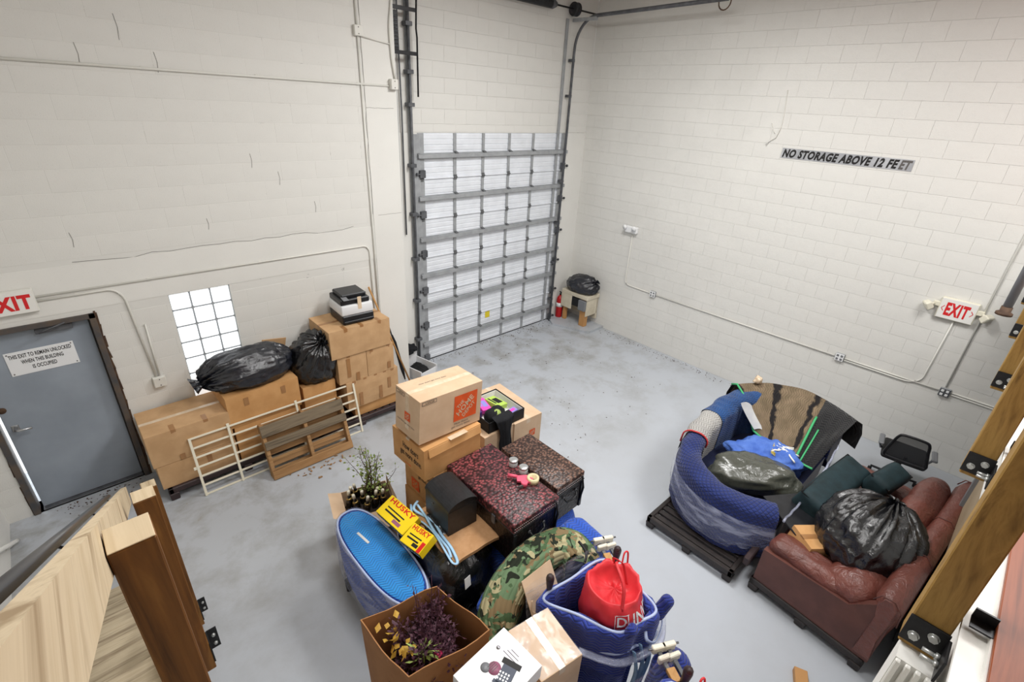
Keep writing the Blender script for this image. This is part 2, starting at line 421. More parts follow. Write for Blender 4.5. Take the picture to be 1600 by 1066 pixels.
    def mesh(s, name, mats):
        me = bpy.data.meshes.new(name); me.from_pydata([tuple(v) for v in s.v], [], s.f)
        for mm in (mats if isinstance(mats, (list, tuple)) else [mats]): me.materials.append(MATS[mm])
        me.polygons.foreach_set('material_index', s.mi); me.polygons.foreach_set('use_smooth', s.sm)
        if any(u is not None for u in s.uv):
            l = me.uv_layers.new(name='uv'); flat = []
            for f, u in zip(s.f, s.uv):
                for i in range(len(f)): flat += list(u[i]) if u is not None else [0, 0]
            l.data.foreach_set('uv', flat)
        me.update()
        bm = bmesh.new(); bm.from_mesh(me); bmesh.ops.recalc_face_normals(bm, faces=bm.faces); bm.to_mesh(me); bm.free()
        return me

def link(name, data, parent=None, loc=None, rot=None):
    o = bpy.data.objects.new(name, data); COL.objects.link(o)
    if parent is not None: o.parent = parent
    if loc is not None: o.location = loc
    if rot is not None: o.rotation_euler = rot
    return o
def tag(o, label, cat, group=None, kind=None):
    if label: o['label'] = label
    if cat: o['category'] = cat
    if group: o['group'] = group
    if kind: o['kind'] = kind
    return o
def thing(name, label, cat, loc=(0, 0, 0), rot=(0, 0, 0), group=None):
    if isinstance(rot, (int, float)): rot = (0, 0, rot)
    return tag(link(name, None, None, loc, rot), label, cat, group)
def part(name, mb, mat, parent, label=None, kind=None, loc=None, rot=None):
    o = link(name, mb.mesh(name, mat) if isinstance(mb, MB) else mb, parent, loc, rot)
    if label: o['label'] = label
    if kind: o['kind'] = kind
    return o
def solo(name, mb, mat, label, cat, loc=(0, 0, 0), rot=(0, 0, 0), group=None, kind=None):
    if isinstance(rot, (int, float)): rot = (0, 0, rot)
    return tag(link(name, mb.mesh(name, mat), None, loc, rot), label, cat, group, kind)
def struct(name, mb, mat):
    o = link(name, mb.mesh(name, mat)); o['kind'] = 'structure'; return o
def copy_tree(o, parent=None):
    c = o.copy(); COL.objects.link(c); c.parent = parent
    for ch in list(o.children): copy_tree(ch, c)
    return c

TXT = {}
def text_verts(txt, bold=0.0, shear=0.0):
    key = (txt, bold, shear)
    if key not in TXT:
        cu = bpy.data.curves.new('t', 'FONT'); cu.body = txt; cu.resolution_u = 3; cu.offset = bold; cu.shear = shear; cu.align_x = 'CENTER'
        cu.space_line = .95; cu.space_character = 1 + bold * 2.4
        ob = bpy.data.objects.new('t', cu); COL.objects.link(ob)
        dg = bpy.context.evaluated_depsgraph_get(); me = bpy.data.meshes.new_from_object(ob.evaluated_get(dg))
        vs = [(v.co.x, v.co.y) for v in me.vertices]; fs = [tuple(p.vertices) for p in me.polygons]
        bpy.data.objects.remove(ob); bpy.data.curves.remove(cu); bpy.data.meshes.remove(me)
        x0 = min(v[0] for v in vs); x1 = max(v[0] for v in vs); y0 = min(v[1] for v in vs); y1 = max(v[1] for v in vs)
        TXT[key] = ([((v[0] - x0) / (x1 - x0), (v[1] - y0) / (y1 - y0)) for v in vs], fs)
    return TXT[key]
def text_mb(txt, org, xd, yd, w, h, bold=0.0, shear=0.0, lift=.0012, mb=None, fn=None, mi=0):
    """flat print: text filling a w x h rectangle whose lower-left corner is org"""
    vs, fs = text_verts(txt, bold, shear); mb = mb or MB(); n = len(mb.v)
    org = Vector(org); xd = Vector(xd).normalized(); yd = Vector(yd).normalized(); nz = xd.cross(yd).normalized()
    for x, y in vs:
        p = org + xd * x * w + yd * y * h + nz * lift
        mb.v.append(fn(p) if fn else p)
    for f in fs: mb.face([n + i for i in f], None, mi)
    return mb
def rect_mb(org, xd, yd, w, h, lift=.0008, th=0, mb=None):
    mb = mb or MB(); org = Vector(org); xd = Vector(xd).normalized(); yd = Vector(yd).normalized(); nz = xd.cross(yd)
    a = org + nz * lift
    mb.quad(a, a + xd * w, a + xd * w + yd * h, a + yd * h); return mb

def nz(p, s=1.0, o=0.0):
    return noise.noise(Vector((p[0] * s + o, p[1] * s + o * 1.7, p[2] * s - o)))
def fbm(p, s=1.0, o=0.0, octv=4):
    return noise.fractal(Vector((p[0] * s + o, p[1] * s + o * 1.7, p[2] * s - o)), 1.0, 2.0, octv)
def ridge(p, s=1.0, o=0.0):
    return noise.ridged_multi_fractal(Vector((p[0] * s + o, p[1] * s + o * 1.7, p[2] * s - o)), 1.0, 2.0, 4, 1.0, 2.0)

def catmull(pts, n=8, closed=False):
    P = [Vector(p) for p in pts]; out = []; N = len(P)
    for i in range(N if closed else N - 1):
        a = P[(i - 1) % N] if (closed or i > 0) else P[0]; b = P[i]; c = P[(i + 1) % N]; d = P[(i + 2) % N] if (closed or i + 2 < N) else P[-1]
        for k in range(n):
            t = k / n
            out.append(.5 * ((2 * b) + (-a + c) * t + (2 * a - 5 * b + 4 * c - d) * t * t + (-a + 3 * b - 3 * c + d) * t ** 3))
    if not closed: out.append(P[-1])
    return out

def sweep(path, prof, zs=None, disp=None, closed_prof=True, cap=True, mb=None, closed=False, out=1, uvk=1.0):
    """path: points (x,y,z) walked in plan; prof(i,t)-> list of (n, z) with n outward (left of travel * out)"""
    mb = mb or MB(); P = [Vector(p) for p in path]; rows = []; uvs = []; L = 0
    for i, p in enumerate(P):
        a = P[i - 1] if (i > 0 or closed) else p; b = P[(i + 1) % len(P)] if (i < len(P) - 1 or closed) else p
        t = (b - a); t.z = 0; t.normalize(); nrm = Vector((-t.y, t.x, 0)) * out
        if i: L += (p - P[i - 1]).length
        pr = prof(i, i / max(1, len(P) - 1)); row = []; ur = []; q = 0
        for j, (n, z) in enumerate(pr):
            w = p + nrm * n + Vector((0, 0, z))
            if disp: w = w + disp(w, nrm)
            if j: q += hypot(n - pr[j - 1][0], z - pr[j - 1][1])
            row.append(w); ur.append((L * uvk, q * uvk))
        if closed_prof: ur.append((L * uvk, (q + hypot(pr[0][0] - pr[-1][0], pr[0][1] - pr[-1][1])) * uvk))
        rows.append(row); uvs.append(ur)
    if closed: uvs.append([(L + .1, u[1]) for u in uvs[0]])
    n = len(mb.v); mb.grid(rows, cu=closed, cv=closed_prof, uv=uvs)
    if cap and closed_prof and not closed:
        k = len(rows[0]); mb.face([n + j for j in range(k)]); e = n + (len(rows) - 1) * k; mb.face([e + j for j in range(k)][::-1])
    return mb

def blob(rad, seed=0, lump=.12, ls=2.5, crump=.05, cs=6, nu=40, nv=28, flat=-.8, sq=1.0, ridged=False):
    """soft lump: superellipsoid with noise, flattened underneath; returned around the origin"""
    mb = MB(); rows = []
    sp = lambda x: math.copysign(abs(x) ** sq, x)
    for i in range(nv + 1):
        th = pi * i / nv; row = []
        for j in range(nu):
            ph = 2 * pi * j / nu
            d = Vector((sp(sin(th)) * sp(cos(ph)), sp(sin(th)) * sp(sin(ph)), sp(cos(th))))
            k = 1 + lump * nz(d, ls / 2, seed) * 2
            k += (crump * (ridge(d, cs / 3, seed) - 1.0) if ridged else crump * fbm(d, cs / 2, seed))
            p = Vector((d.x * rad[0] * k, d.y * rad[1] * k, d.z * rad[2] * k))
            p.z = max(p.z, flat * rad[2] + .02 * nz(p, 5, seed))
            row.append(p)
        rows.append(row)
    mb.grid(rows, cv=True, flip=True); return mb

def trash_bag(rad, seed=0, axis=(0, 0, 1), folds=17, neck=.12, nu=72, nv=46, crump=.05, flat=-.75, tuft=.22):
    """bin bag gathered at a knot: folds radiate from the neck"""
    mb = MB(); rows = []; ax = Vector(axis).normalized(); Q = ax.to_track_quat('Z', 'Y').to_matrix()
    for i in range(nv + 1):
        s = i / nv; row = []
        if s < .1:
            k = s / .1; hh = 1 + tuft * (1 - k); rr = neck * (1.5 - .9 * k) if k < .9 else neck * .7
            rr = neck * (1.35 - .75 * k)
        else:
            k = (s - .1) / .9; th = pi * k; hh = cos(th) * (1 - .04 * exp(-k * 8)); rr = max(neck * .6 * exp(-k * 14), sin(th) ** .85)
        for j in range(nu):
            ph = 2 * pi * j / nu
            d = Vector((cos(ph) * rr, sin(ph) * rr, hh))
            fo = exp(-max(0, s - .1) * 3.2)
            A = .13 * fo * sin(folds * ph + 3 * nz((cos(ph) * 2, sin(ph) * 2, s), 1, seed)) + .06 * fo * sin(folds * 1.7 * ph + seed)
            A += crump * (ridge(d * 1.0, 2.0, seed) - 1.1) + .10 * nz(d, 1.1, seed)
            if s < .1: A = .45 * sin(7 * ph + seed) * (1 - s / .1) + .1
            d = Vector((d.x * (1 + A), d.y * (1 + A), d.z * (1 + (A * .8 if s > .1 else 0))))
            p = Q @ d; p = Vector((p.x * rad[0], p.y * rad[1], p.z * rad[2])); p.z = max(p.z, flat * rad[2] + .01 * nz(p, 6, seed)); row.append(p)
        rows.append(row)
    mb.grid(rows, cv=True, flip=True); return mb

def rbox(d, r=.06, n=5, seed=0, amp=.015, puff=.0, s=3.0, cuts=5, wr=0):
    """upholstered cushion: rounded box, puffed, around the origin; returns MB (smooth)"""
    bm = bmesh.new(); bmesh.ops.create_cube(bm, size=1.0)
    for v in bm.verts: v.co = Vector((v.co.x * d[0], v.co.y * d[1], v.co.z * d[2]))
    bmesh.ops.bevel(bm, geom=list(bm.edges), offset=min(r, min(d) * .48), segments=n, profile=.5, affect='EDGES')
    bmesh.ops.subdivide_edges(bm, edges=[e for e in bm.edges if e.calc_length() > .12], cuts=cuts, use_grid_fill=True)
    bm.verts.index_update(); mb = MB()
    for v in bm.verts:
        p = v.co.copy(); x, y, z = (2 * p.x / d[0], 2 * p.y / d[1], 2 * p.z / d[2])
        k = puff * (1 - x * x * .8) * (1 - y * y * .8); p.z += k * z
        p.x += puff * .5 * x * (1 - y * y) * (1 - z * z); p.y += puff * .5 * y * (1 - x * x) * (1 - z * z)
        q = amp * fbm(p, s, seed) - (wr * max(0, ridge(p, s * 1.6, seed + 5) - .9) if wr else 0); p += Vector((x, y, z)).normalized() * q
        mb.v.append(p)
    for f in bm.faces: mb.face([v.index for v in f.verts], None, 0, True)
    bm.free(); return mb
def moved(mb, loc=(0, 0, 0), rot=(0, 0, 0)):
    return mb.xf(Matrix.Translation(Vector(loc)) @ Euler(rot).to_matrix().to_4x4())

def tape_wrap(mb, d, x, w=.048, drop=.09, side=True):
    """strip of tape over the top edge at local x, down the front"""
    t = .0016
    mb.box((x, -d[1] / 2 - t / 2, d[2] - drop / 2), (w, t, drop)); mb.box((x, -d[1] / 2 + .06, d[2] + t / 2), (w, .12, t)); return mb

def carton(label, loc, dims, rot=0, mat='cardboard', front=(), tops=True, seam='x', group=None, bulge=.008, top_tape='packing_tape', name='carton', low=(), sidet=()):
    """closed carton: body, two top flaps with a seam, tape; front = x positions of tape strips, low = strips up from the bottom"""
    o = thing(name, label, 'box', loc, rot, group); w, d, h = dims
    b = MB(); n = 6; rows = []
    def ring(z, k):
        P = []
        for (ax, ay, bx_, by) in ((-1, -1, 1, -1), (1, -1, 1, 1), (1, 1, -1, 1), (-1, 1, -1, -1)):
            for i in range(n):
                u = i / n; x = (ax + (bx_ - ax) * u) * w / 2; y = (ay + (by - ay) * u) * d / 2
                e = bulge * 4 * u * (1 - u) * k
                if ax == bx_: x += math.copysign(e, ax)
                else: y += math.copysign(e, ay)
                P.append((x, y, z))
        return P
    for z, k in ((0, .0), (h * .25, .75), (h * .5, 1), (h * .75, .75), (h - .004, .0)): rows.append(ring(z, k))
    b.grid(rows, cv=True, sm=False); b.poly(rows[0][::-1]); b.poly(rows[-1])
    part('body', b, mat, o)
    if tops:
        g = .0025
        for sg in (-1, 1):
            f = MB()
            if seam == 'x': f.bx(-w / 2, w / 2, sg * g, sg * d / 2, h - .004, h, .0012)
            else: f.bx(sg * g, sg * w / 2, -d / 2, d / 2, h - .004, h, .0012)
            part('flap', f, mat, o)
        if top_tape:
            t = MB(); tt = .0012
            if seam == 'x':
                t.box((0, 0, h + tt / 2), (w + .002, .05, tt))
                for sg in (-1, 1): t.box((sg * (w / 2 + tt / 2), 0, h - .04), (tt, .05, .08))
            else:
                t.box((0, 0, h + tt / 2), (.05, d + .002, tt))
                for sg in (-1, 1): t.box((0, sg * (d / 2 + tt / 2), h - .04), (.05, tt, .08))
            part('tape', t, top_tape, o)
    for x in front: part('tape', tape_wrap(MB(), dims, x), 'packing_tape', o)
    for x, z, l in low: part('tape', MB().box((x, -d / 2 - bulge - .001, z), (.05, .002, l)), 'packing_tape', o)
    return o

# ------------------------------------------------------------------ the room
YL = -0.384; XL = -9.14; ZC = 6.6; YB = -12.0
struct('floor', MB().quad((XL - .3, YB - .3, 0), (.3, YB - .3, 0), (.3, .5, 0), (XL - .3, .5, 0)), 'floor_paint')
struct('ceiling', MB().quad((XL - .3, .5, ZC), (.3, .5, ZC), (.3, YB - .3, ZC), (XL - .3, YB - .3, ZC)), 'ceiling_paint')
def wall_with_holes(u0, u1, z0, z1, holes, P):
    """wall plane split round rectangular holes; P(u, z) -> point"""
    us = sorted({u0, u1, *[h[0] for h in holes], *[h[1] for h in holes]}); zs = sorted({z0, z1, *[h[2] for h in holes], *[h[3] for h in holes]})
    mb = MB()
    for a, b in zip(us, us[1:]):
        for c, d in zip(zs, zs[1:]):
            if any(h[0] <= (a + b) / 2 <= h[1] and h[2] <= (c + d) / 2 <= h[3] for h in holes): continue
            mb.quad(P(a, c), P(b, c), P(b, d), P(a, d))
    for h in holes:
        a, b, c, d = h[:4]
        q = lambda u, z, k: P(u, z, k)
        for (p1, p2) in (((a, c), (a, d)), ((a, d), (b, d)), ((b, d), (b, c)), ((b, c), (a, c))):
            mb.quad(q(*p1, 0), q(*p2, 0), q(*p2, .22), q(*p1, .22))
    return mb
DOOR = (-8.945, -7.92, 0, 2.08); WIN = (-7.275, -6.665, .52, 2.125)
wall_back = struct('wall_back', wall_with_holes(XL, -4.33, 0, ZC, [DOOR, WIN], lambda u, z, k=0: (u, YL + k, z)), 'joint_paint')
mb = MB(); mb.quad((-4.33, YL, 0), (-4.33, 0, 0), (-4.33, 0, ZC), (-4.33, YL, ZC))
struct('wall_back_return', mb, 'smooth_paint')
wall_garage = struct('wall_garage', wall_with_holes(-4.33, .0, 0, ZC, [(-3.80, -.56, 0, 3.735)], lambda u, z, k=0: (u, .004 + k, z)), 'joint_paint')
wall_right = struct('wall_right', MB().quad((.004, .3, 0), (.004, YB, 0), (.004, YB, ZC), (.004, .3, ZC)), 'joint_paint')
struct('wall_left', MB().quad((XL, YL, 0), (XL, YB, 0), (XL, YB, ZC), (XL, YL, ZC)), 'smooth_paint')
struct('wall_rear', MB().quad((XL, YB, 0), (.0, YB, 0), (0, YB, ZC), (XL, YB, ZC)), 'smooth_paint')
# smooth plaster: column by the overhead door, tie beam, corner pier
mb = MB(); mb.bx(-4.77, -4.33, YL - .007, YL + .01, 0, ZC); part('plaster_column', mb, 'smooth_paint', wall_back)
mb = MB(); mb.bx(XL, -4.772, YL - .004, YL + .01, 2.13, 2.585); part('plaster_beam', mb, 'smooth_paint', wall_back)
mb = MB(); mb.bx(-4.33, -3.80, -.012, .01, 0, 3.74); mb.bx(-.56, .0, -.012, .01, 0, 3.74); part('plaster_pier', mb, 'smooth_paint', wall_garage)

BM_CACHE = {}
def block_mesh(w, h):
    k = (round(w, 3), round(h, 3))
    if k not in BM_CACHE:
        mb = MB(); e, dp = .0026, .0011; a, b = w / 2, h / 2
        f = [(-a + e, -dp, -b + e), (a - e, -dp, -b + e), (a - e, -dp, b - e), (-a + e, -dp, b - e)]; g = [(-a, 0, -b), (a, 0, -b), (a, 0, b), (-a, 0, b)]
        mb.poly(f)
        for i in range(4): mb.quad(g[i], g[(i + 1) % 4], f[(i + 1) % 4], f[i])
        BM_CACHE[k] = mb.mesh('block', 'block_paint')
    return BM_CACHE[k]
def lay_blocks(wall, u0, u1, z0, z1, holes, place, rot, far=None):
    rnd = random.Random(wall.name); cnt = 0; rest = MB(); BWd, BH, g = .406, .203, .0014
    k0 = int(math.floor(z0 / BH + .01)); cells = []
    for k in range(k0, int(z1 / BH) + 1):
        za, zb = max(z0, k * BH), min(z1, (k + 1) * BH)
        if zb - za < .03: continue
        u = u0 - (BWd / 2 if k % 2 else 0)
        while u < u1 - .01:
            a, b = max(u, u0), min(u + BWd, u1); u += BWd
            segs = [(a, b)]
            zz = (za, zb)
            for h in holes:
                if h[2] < zz[1] - .01 and h[3] > zz[0] + .01:
                    if h[3] < zz[1] and h[3] - zz[0] < .1: zz = (h[3], zz[1]); continue
                    ns = []
                    for s_, e_ in segs:
                        if e_ <= h[0] or s_ >= h[1]: ns.append((s_, e_)); continue
                        if s_ < h[0]: ns.append((s_, h[0]))
                        if e_ > h[1]: ns.append((h[1], e_))
                    segs = ns
            for s_, e_ in segs:
                if e_ - s_ > .03: cells.append((s_, e_, *zz))
    cells.sort(key=lambda c: far((c[0] + c[1]) / 2) if far else 0)
    for i, (a, b, za, zb) in enumerate(cells):
        pr = rnd.uniform(-.0005, .0005); p = place((a + b) / 2, (za + zb) / 2, pr)
        if i < 300: link('block', block_mesh(b - a - g, zb - za - g), wall, p, (0, 0, rot))
        else:
            me = block_mesh(b - a - g, zb - za - g); M = Matrix.Translation(Vector(p)) @ Matrix.Rotation(rot, 4, 'Z'); n = len(rest.v)
            rest.v += [M @ v.co for v in me.vertices]
            for f in me.polygons: rest.face([n + j for j in f.vertices])
    if rest.v: part('distant_blocks', rest, 'block_paint', wall, kind='stuff')
BEAM = (XL, -4.77, 2.13, 2.585)
lay_blocks(wall_back, XL, -4.775, 0, 5.4, [DOOR, WIN, BEAM], lambda u, z, p: (u, YL + p, z), 0, far=lambda u: abs(u + 7))
lay_blocks(wall_garage, -4.32, 0, 3.745, 5.9, [], lambda u, z, p: (u, p, z), 0)
lay_blocks(wall_right, 0.0, 7.4, 0, 5.9, [], lambda u, z, p: (p, -u, z), -pi / 2, far=lambda u: -u)
# hairline cracks in the plaster
def crack(pts, name='hairline_crack', parent=wall_back, w=.004):
    mb = MB(); P = [Vector(p) for p in pts]
    mb.tube(P, w / 2, 4); part(name, mb, 'ink_grey', parent)
rr = random.Random(3)
crack([(-4.775 + rr.uniform(-.012, .012), YL - .006, 2.75 + i * .13) for i in range(22)], w=.003)
crack([(-7.95 + i * .16, YL - .002, 2.60 + rr.uniform(-.018, .018)) for i in range(19)], w=.0035)
crack([(-4.77 + i * .055, YL - .008, 4.05 + rr.uniform(-.01, .01)) for i in range(8)], w=.003)
crack([(-4.70 + i * .09, YL - .008, 2.72 + rr.uniform(-.008, .008)) for i in range(5)], w=.003)
for (x, z, l) in ((-7.9, 4.67, .16), (-7.12, 4.52, .2), (-6.88, 4.28, .17), (-7.45, 4.3, .17), (-6.2, 3.4, .15), (-5.93, 3.2, .15), (-6.75, 2.78, .12), (-7.9, 2.75, .14), (-5.55, 2.85, .13)):
    crack([(x, YL - .004, z), (x + .01, YL - .004, z + l * .5), (x, YL - .004, z + l)], w=.0028)
for (y, z, l) in ((-5.9, 5.3, .2), (-3.2, 4.95, .0), (-6.55, 4.6, .18)):
    if l: crack([(-.003, y, z), (-.003, y - .006, z + l * .5), (-.003, y, z + l)], parent=wall_right)

# ---- exit door, slightly ajar at the latch side, daylight behind it
door = struct('door_1', MB().bx(-8.865, -7.985, -.315, -.27, .018, 2.015, .002), 'door_grey')
mb = MB()
for x0, x1 in ((-8.945, -8.893), (-7.972, -7.92)): mb.bx(x0, x1, YL - .02, -.24, 0, 2.08, .003)
mb.bx(-8.93, -7.92, YL - .02, -.24, 2.028, 2.08, .003)
for x0, x1 in ((-7.985, -7.972),): mb.bx(x0, x1, -.30, -.24, 0, 2.03)
part('door_frame', mb, 'door_frame_paint', door)
mb = MB(); rr = random.Random(5)
for x, sg in ((-8.945, -1), (-7.905, 1)):
    pts = [(x - sg * .02, YL - .0045)]; 
    for i in range(17):
        z = i * .13; mb.quad((x - sg * .02, YL - .0052, z), (x + sg * rr.uniform(-.004, .012), YL - .0052, z), (x + sg * rr.uniform(-.004, .012), YL - .0052, min(2.1, z + .13)), (x - sg * .02, YL - .0052, min(2.1, z + .13)))
part('chipped_edge', mb, 'rust_edge', door)
mb = MB(); mb.box((-8.80, -.318, 1.02), (.055, .008, .07), None, .003); mb.tube([(-8.80, -.32, 1.02), (-8.80, -.37, 1.02), (-8.78, -.385, 1.02), (-8.68, -.388, 1.015)], [.016, .014, .014, .011], 10)
part('door_lever', mb, 'steel_bright', door, 'satin lever handle')
part('lock_hole', MB().lathe([(.0, -.004), (.033, -.004), (.033, 0)], (-8.835, -.314, 1.24), 16, 'y'), 'rust_edge', door)
part('threshold', MB().bx(-8.87, -7.98, -.37, -.2, 0, .012, .003), 'galvanized_dark', door)
mb = MB(); mb.box((-8.25, -.34, 1.985), (.28, .05, .055), None, .004); mb.tube([(-8.3, -.36, 1.98), (-8.36, -.46, 2.0), (-8.16, -.4, 2.04)], .008, 6); part('door_closer', mb, 'galvanized_dark', door)
sg = thing('notice_sign', 'white notice on the grey exit door saying the exit stays unlocked', 'sign', (-8.41, -.3165, 1.565))
part('sign_plate', MB().bx(-.255, .255, -.004, 0, 0, .245, .001), 'sign_white', sg)
for s_, w_, z_ in (('THIS EXIT TO REMAIN UNLOCKED', .46, .175), ('WHEN THIS BUILDING', .31, .11), ('IS OCCUPIED', .18, .045)):
    part('lettering', text_mb(s_, (-w_ / 2, -.004, z_), (1, 0, 0), (0, 0, 1), w_, .042, .02), 'ink_black', sg)
for x, z in ((-.235, .225), (.235, .02), (-.235, .02), (.235, .225)): part('screw', MB().lathe([(0, -.003), (.006, -.003), (.006, 0)], (x, -.004, z), 8, 'y'), 'ink_grey', sg)

# ---- glass block window: three columns of eight
win = struct('window_1', MB().bx(WIN[0], WIN[1], YL + .035, YL + .06, WIN[2], WIN[3]), 'mortar_grey')
bw, bh = (WIN[1] - WIN[0]) / 3, (WIN[3] - WIN[2]) / 8
gm = MB().box((0, 0, 0), (bw - .016, .07, bh - .016), None, (.012, 2)).mesh('glass_block', 'glass_block')
for i in range(3):
    for j in range(8): link('glass_block', gm, win, (WIN[0] + bw * (i + .5), YL + .055, WIN[2] + bh * (j + .5)))

# ---- mezzanine behind and under the camera: deck, fascia, column, partition
deck = struct('mezzanine_deck', MB().bx(-8.08, -.01, -11.9, -6.83, 2.72, 2.985), 'fascia_white')
rr = random.Random(8)
for j in range(2):
    x = -8.08 + j * .31
    while x < -.1:
        l = min(1.2, -.02 - x); y0 = -7.03 - j * .2
        part('deck_plank', MB().bx(x, x + l - .004, y0, y0 + .196, 2.985, 3.0 + rr.uniform(-.001, .001), .002), 'mezz_floor', deck); x += 1.2
part('deck_surface', MB().bx(-8.08, -.02, -11.9, -7.232, 2.985, 3.0), 'mezz_floor', deck)
mb = MB(); mb.ext([(-6.80, 2.62), (-6.80, 2.93), (-6.775, 2.945), (-6.775, 2.96), (-6.88, 2.96), (-6.88, 2.62)], 'x', -8.08, -.01)
struct('trim_1', mb, 'fascia_white')
mb = MB()
mb.bx(-6.52, -6.40, -6.785, -6.69, 0, 2.80)
for k in range(4): mb.bx(-6.535, -6.52, -6.778 + k * .024, -6.764 + k * .024, 0, 2.80, .003)
struct('trim_2', mb, 'fascia_white')
struct('wall_partition', MB().bx(-8.05, -3.42, -7.06, -6.98, 0, 2.72), 'smooth_paint')
d2 = struct('door_2', MB().bx(-3.36, -2.36, -7.04, -7.0, .0, 2.62, .002), 'tan_panel')
part('door_frame', MB().bx(-2.36, -2.29, -7.06, -6.97, 0, 2.72, .004).bx(-3.43, -3.36, -7.06, -6.97, 0, 2.72, .004), 'grey_plastic', d2)

# ---- timber posts bolted along the mezzanine edge
def hexbolt(mb, c, axis, r=.012, l=.012):
    R = Vector(axis).to_track_quat('Z', 'Y').to_matrix()
    mb.lathe([(r, 0), (r, l)], c, 6, R=R); mb.lathe([(r * 1.2, -.001), (r * 1.2, .0015)], c, 12, R=R)
POSTS = ['nearest timber guard post, its steel plate large at the lower right', 'second timber guard post along the mezzanine edge, split down its face', 'third timber guard post along the mezzanine edge, dark stained face', 'fourth timber guard post along the mezzanine edge, only its foot showing', 'farthest timber guard post, its black plate beside the grey pipe']
for k in range(5):
    o = thing('guard_post', POSTS[k], 'post', (-6.455 + 1.17 * k, -6.724, 2.80), 0, 'posts along the mezzanine edge')
    part('timber', MB().box((.0445, 0, .62), (.089, .089, 1.24), None, .004), 'olive_timber', o)
    mb = MB(); mb.box((-.004, 0, .07), (.007, .094, .10), None, .001)
    pl = part('steel_plate', mb, 'steel_black', o, 'black bolted plate')
    for y, z in ((.02, .055), (-.018, .085)):
        b = MB(); hexbolt(b, (-.0075, y, z), (-1, 0, 0)); part('bolt', b, 'bolt_zinc', pl)
    mb = MB(); mb.box((-.05, -.05, .062), (.092, .007, .085), None, .001); pl2 = part('angle_leg', mb, 'steel_black', o)
    for x, z in ((-.03, .05), (-.06, .05)):
        b = MB(); b.lathe([(.006, 0), (.006, .04)], (x, -.046, z), 8, 'y'); b.lathe([(.011, 0), (.011, .01)], (x, -.046, z), 6, 'y'); part('bolt', b, 'bolt_zinc', pl2)
    mb = MB(); mb.box((.02, -.085, .185), (.05, .05, .006)); mb.box((.042, -.085, .20), (.006, .05, .035)); part('deck_bracket', mb, 'steel_black', o)
o = thing('drain_pipe', 'grey vertical pipe with a rusty flange at the right edge', 'pipe', (-2.55, -6.60, 2.86))
part('pipe', MB().tube([(0, 0, .06), (0, 0, 1.0)], .03, 14), 'grey_plastic', o)
part('flange', MB().lathe([(.055, 0), (.055, .02), (.036, .03), (.036, .07)], (0, 0, 0), 12), 'rust_edge', o)

# ---- stair down to the exit door with its guard
th = math.atan(.667); sD = Vector((0, cos(th), -sin(th))); nD = Vector((0, sin(th), cos(th))); CAMP = Vector((-8.0, -6.522, 4.2))
st = thing('staircase', 'pale timber stair going down towards the grey exit door', 'stairs', (-8.56, -2.3, 0))
for i in range(1, 15):
    z = 3.0 - .2 * i; y = -6.35 + .3 * (i - 1)
    part('tread', MB().bx(-.43, .43, y + 2.3, y + 2.3 + .29, z - .038, z, .004), 'pine_tread', st)
for x in (-.462, .432):
    p = []
    part('stringer', MB().ext([(-4.10, 2.98), (-3.80, 2.98), (.45, .14), (.45, 0), (.12, 0), (-4.10, 2.68)], 'x', x, x + .03), 'pine_board', st)
part('landing', MB().bx(-.45, .46, -4.53, -4.08, 2.96, 3.0, .004), 'pine_tread', st)
def rail_line(a, b, t): return CAMP + sD * t + nD * b + Vector((a, 0, 0))
gr = thing('stair_rail', 'pale timber guard board running down along the stair', 'railing', (-8.1, -2.9, 1.6))
org = Vector((-8.1, -2.9, 1.6)); mb = MB(); n = 0
A = [rail_line(a, b, t) - org for t in (-.25, 4.42) for a, b in ((-.132, -.20), (-.102, -.20), (-.102, -.083), (-.132, -.083))]
mb.v += A
for f in ((0, 1, 2, 3), (7, 6, 5, 4), (0, 4, 5, 1), (1, 5, 6, 2), (2, 6, 7, 3), (3, 7, 4, 0)): mb.face(f)
M_ = Matrix.Identity(4)
bo = part('guard_board', mb, 'pine_board', gr)
hr = thing('handrail', 'slim dark metal handrail pipe beside the pale stair board', 'railing', (-8.2, -2.9, 1.5))
org = Vector((-8.2, -2.9, 1.5))
part('pipe', MB().tube([rail_line(-.205, -.103, t) - org for t in (-.3, 4.35)], .0155, 16), 'handrail_metal', hr)
for t in (.75, 1.75, 2.9, 4.1):
    a = rail_line(-.205, -.115, t) - org; b = rail_line(-.133, -.15, t) - org
    part('bracket', MB().tube([a, (a + b) / 2 + Vector((0, 0, -.02)), b], .004, 6), 'steel_black', hr)
SP = [((-8.0555, -5.40, 2.05), 1.25, 'front stair post, cut top largest, at the lower left'), ((-8.02, -4.18, 1.2), 1.30, 'middle stair post right behind the largest one'), ((-7.985, -2.85, .05), 1.55, 'lowest stair post, at the foot of the stair')]
for (x, y, z), h, lb in SP:
    o = thing('stair_post', lb, 'post', (x, y, z), 0, 'posts along the stair')
    part('timber', MB().box((0, 0, h / 2), (.089, .089, h), None, .004), 'stained_timber', o)
    part('cut_top', MB().box((0, 0, h + .0015), (.086, .086, .003), None, .001), 'pine_board', o, 'pale sawn end')
    mb = MB(); mb.box((.048, 0, .13), (.007, .09, .16), None, .001); pl = part('steel_plate', mb, 'steel_black', o)
    mb = MB(); mb.box((.075, .045, .13), (.05, .007, .16), None, .001); pl2 = part('angle_leg', mb, 'steel_black', o)
    part('spacer_block', MB().bx(-8.099 - x, -.0445, -.04, .04, .03, .26, .002), 'pine_board', o)
    for z_ in (.09, .16):
        b = MB(); hexbolt(b, (.078, .041, z_), (0, -1, 0), .009, .01); part('bolt', b, 'bolt_zinc', pl2)
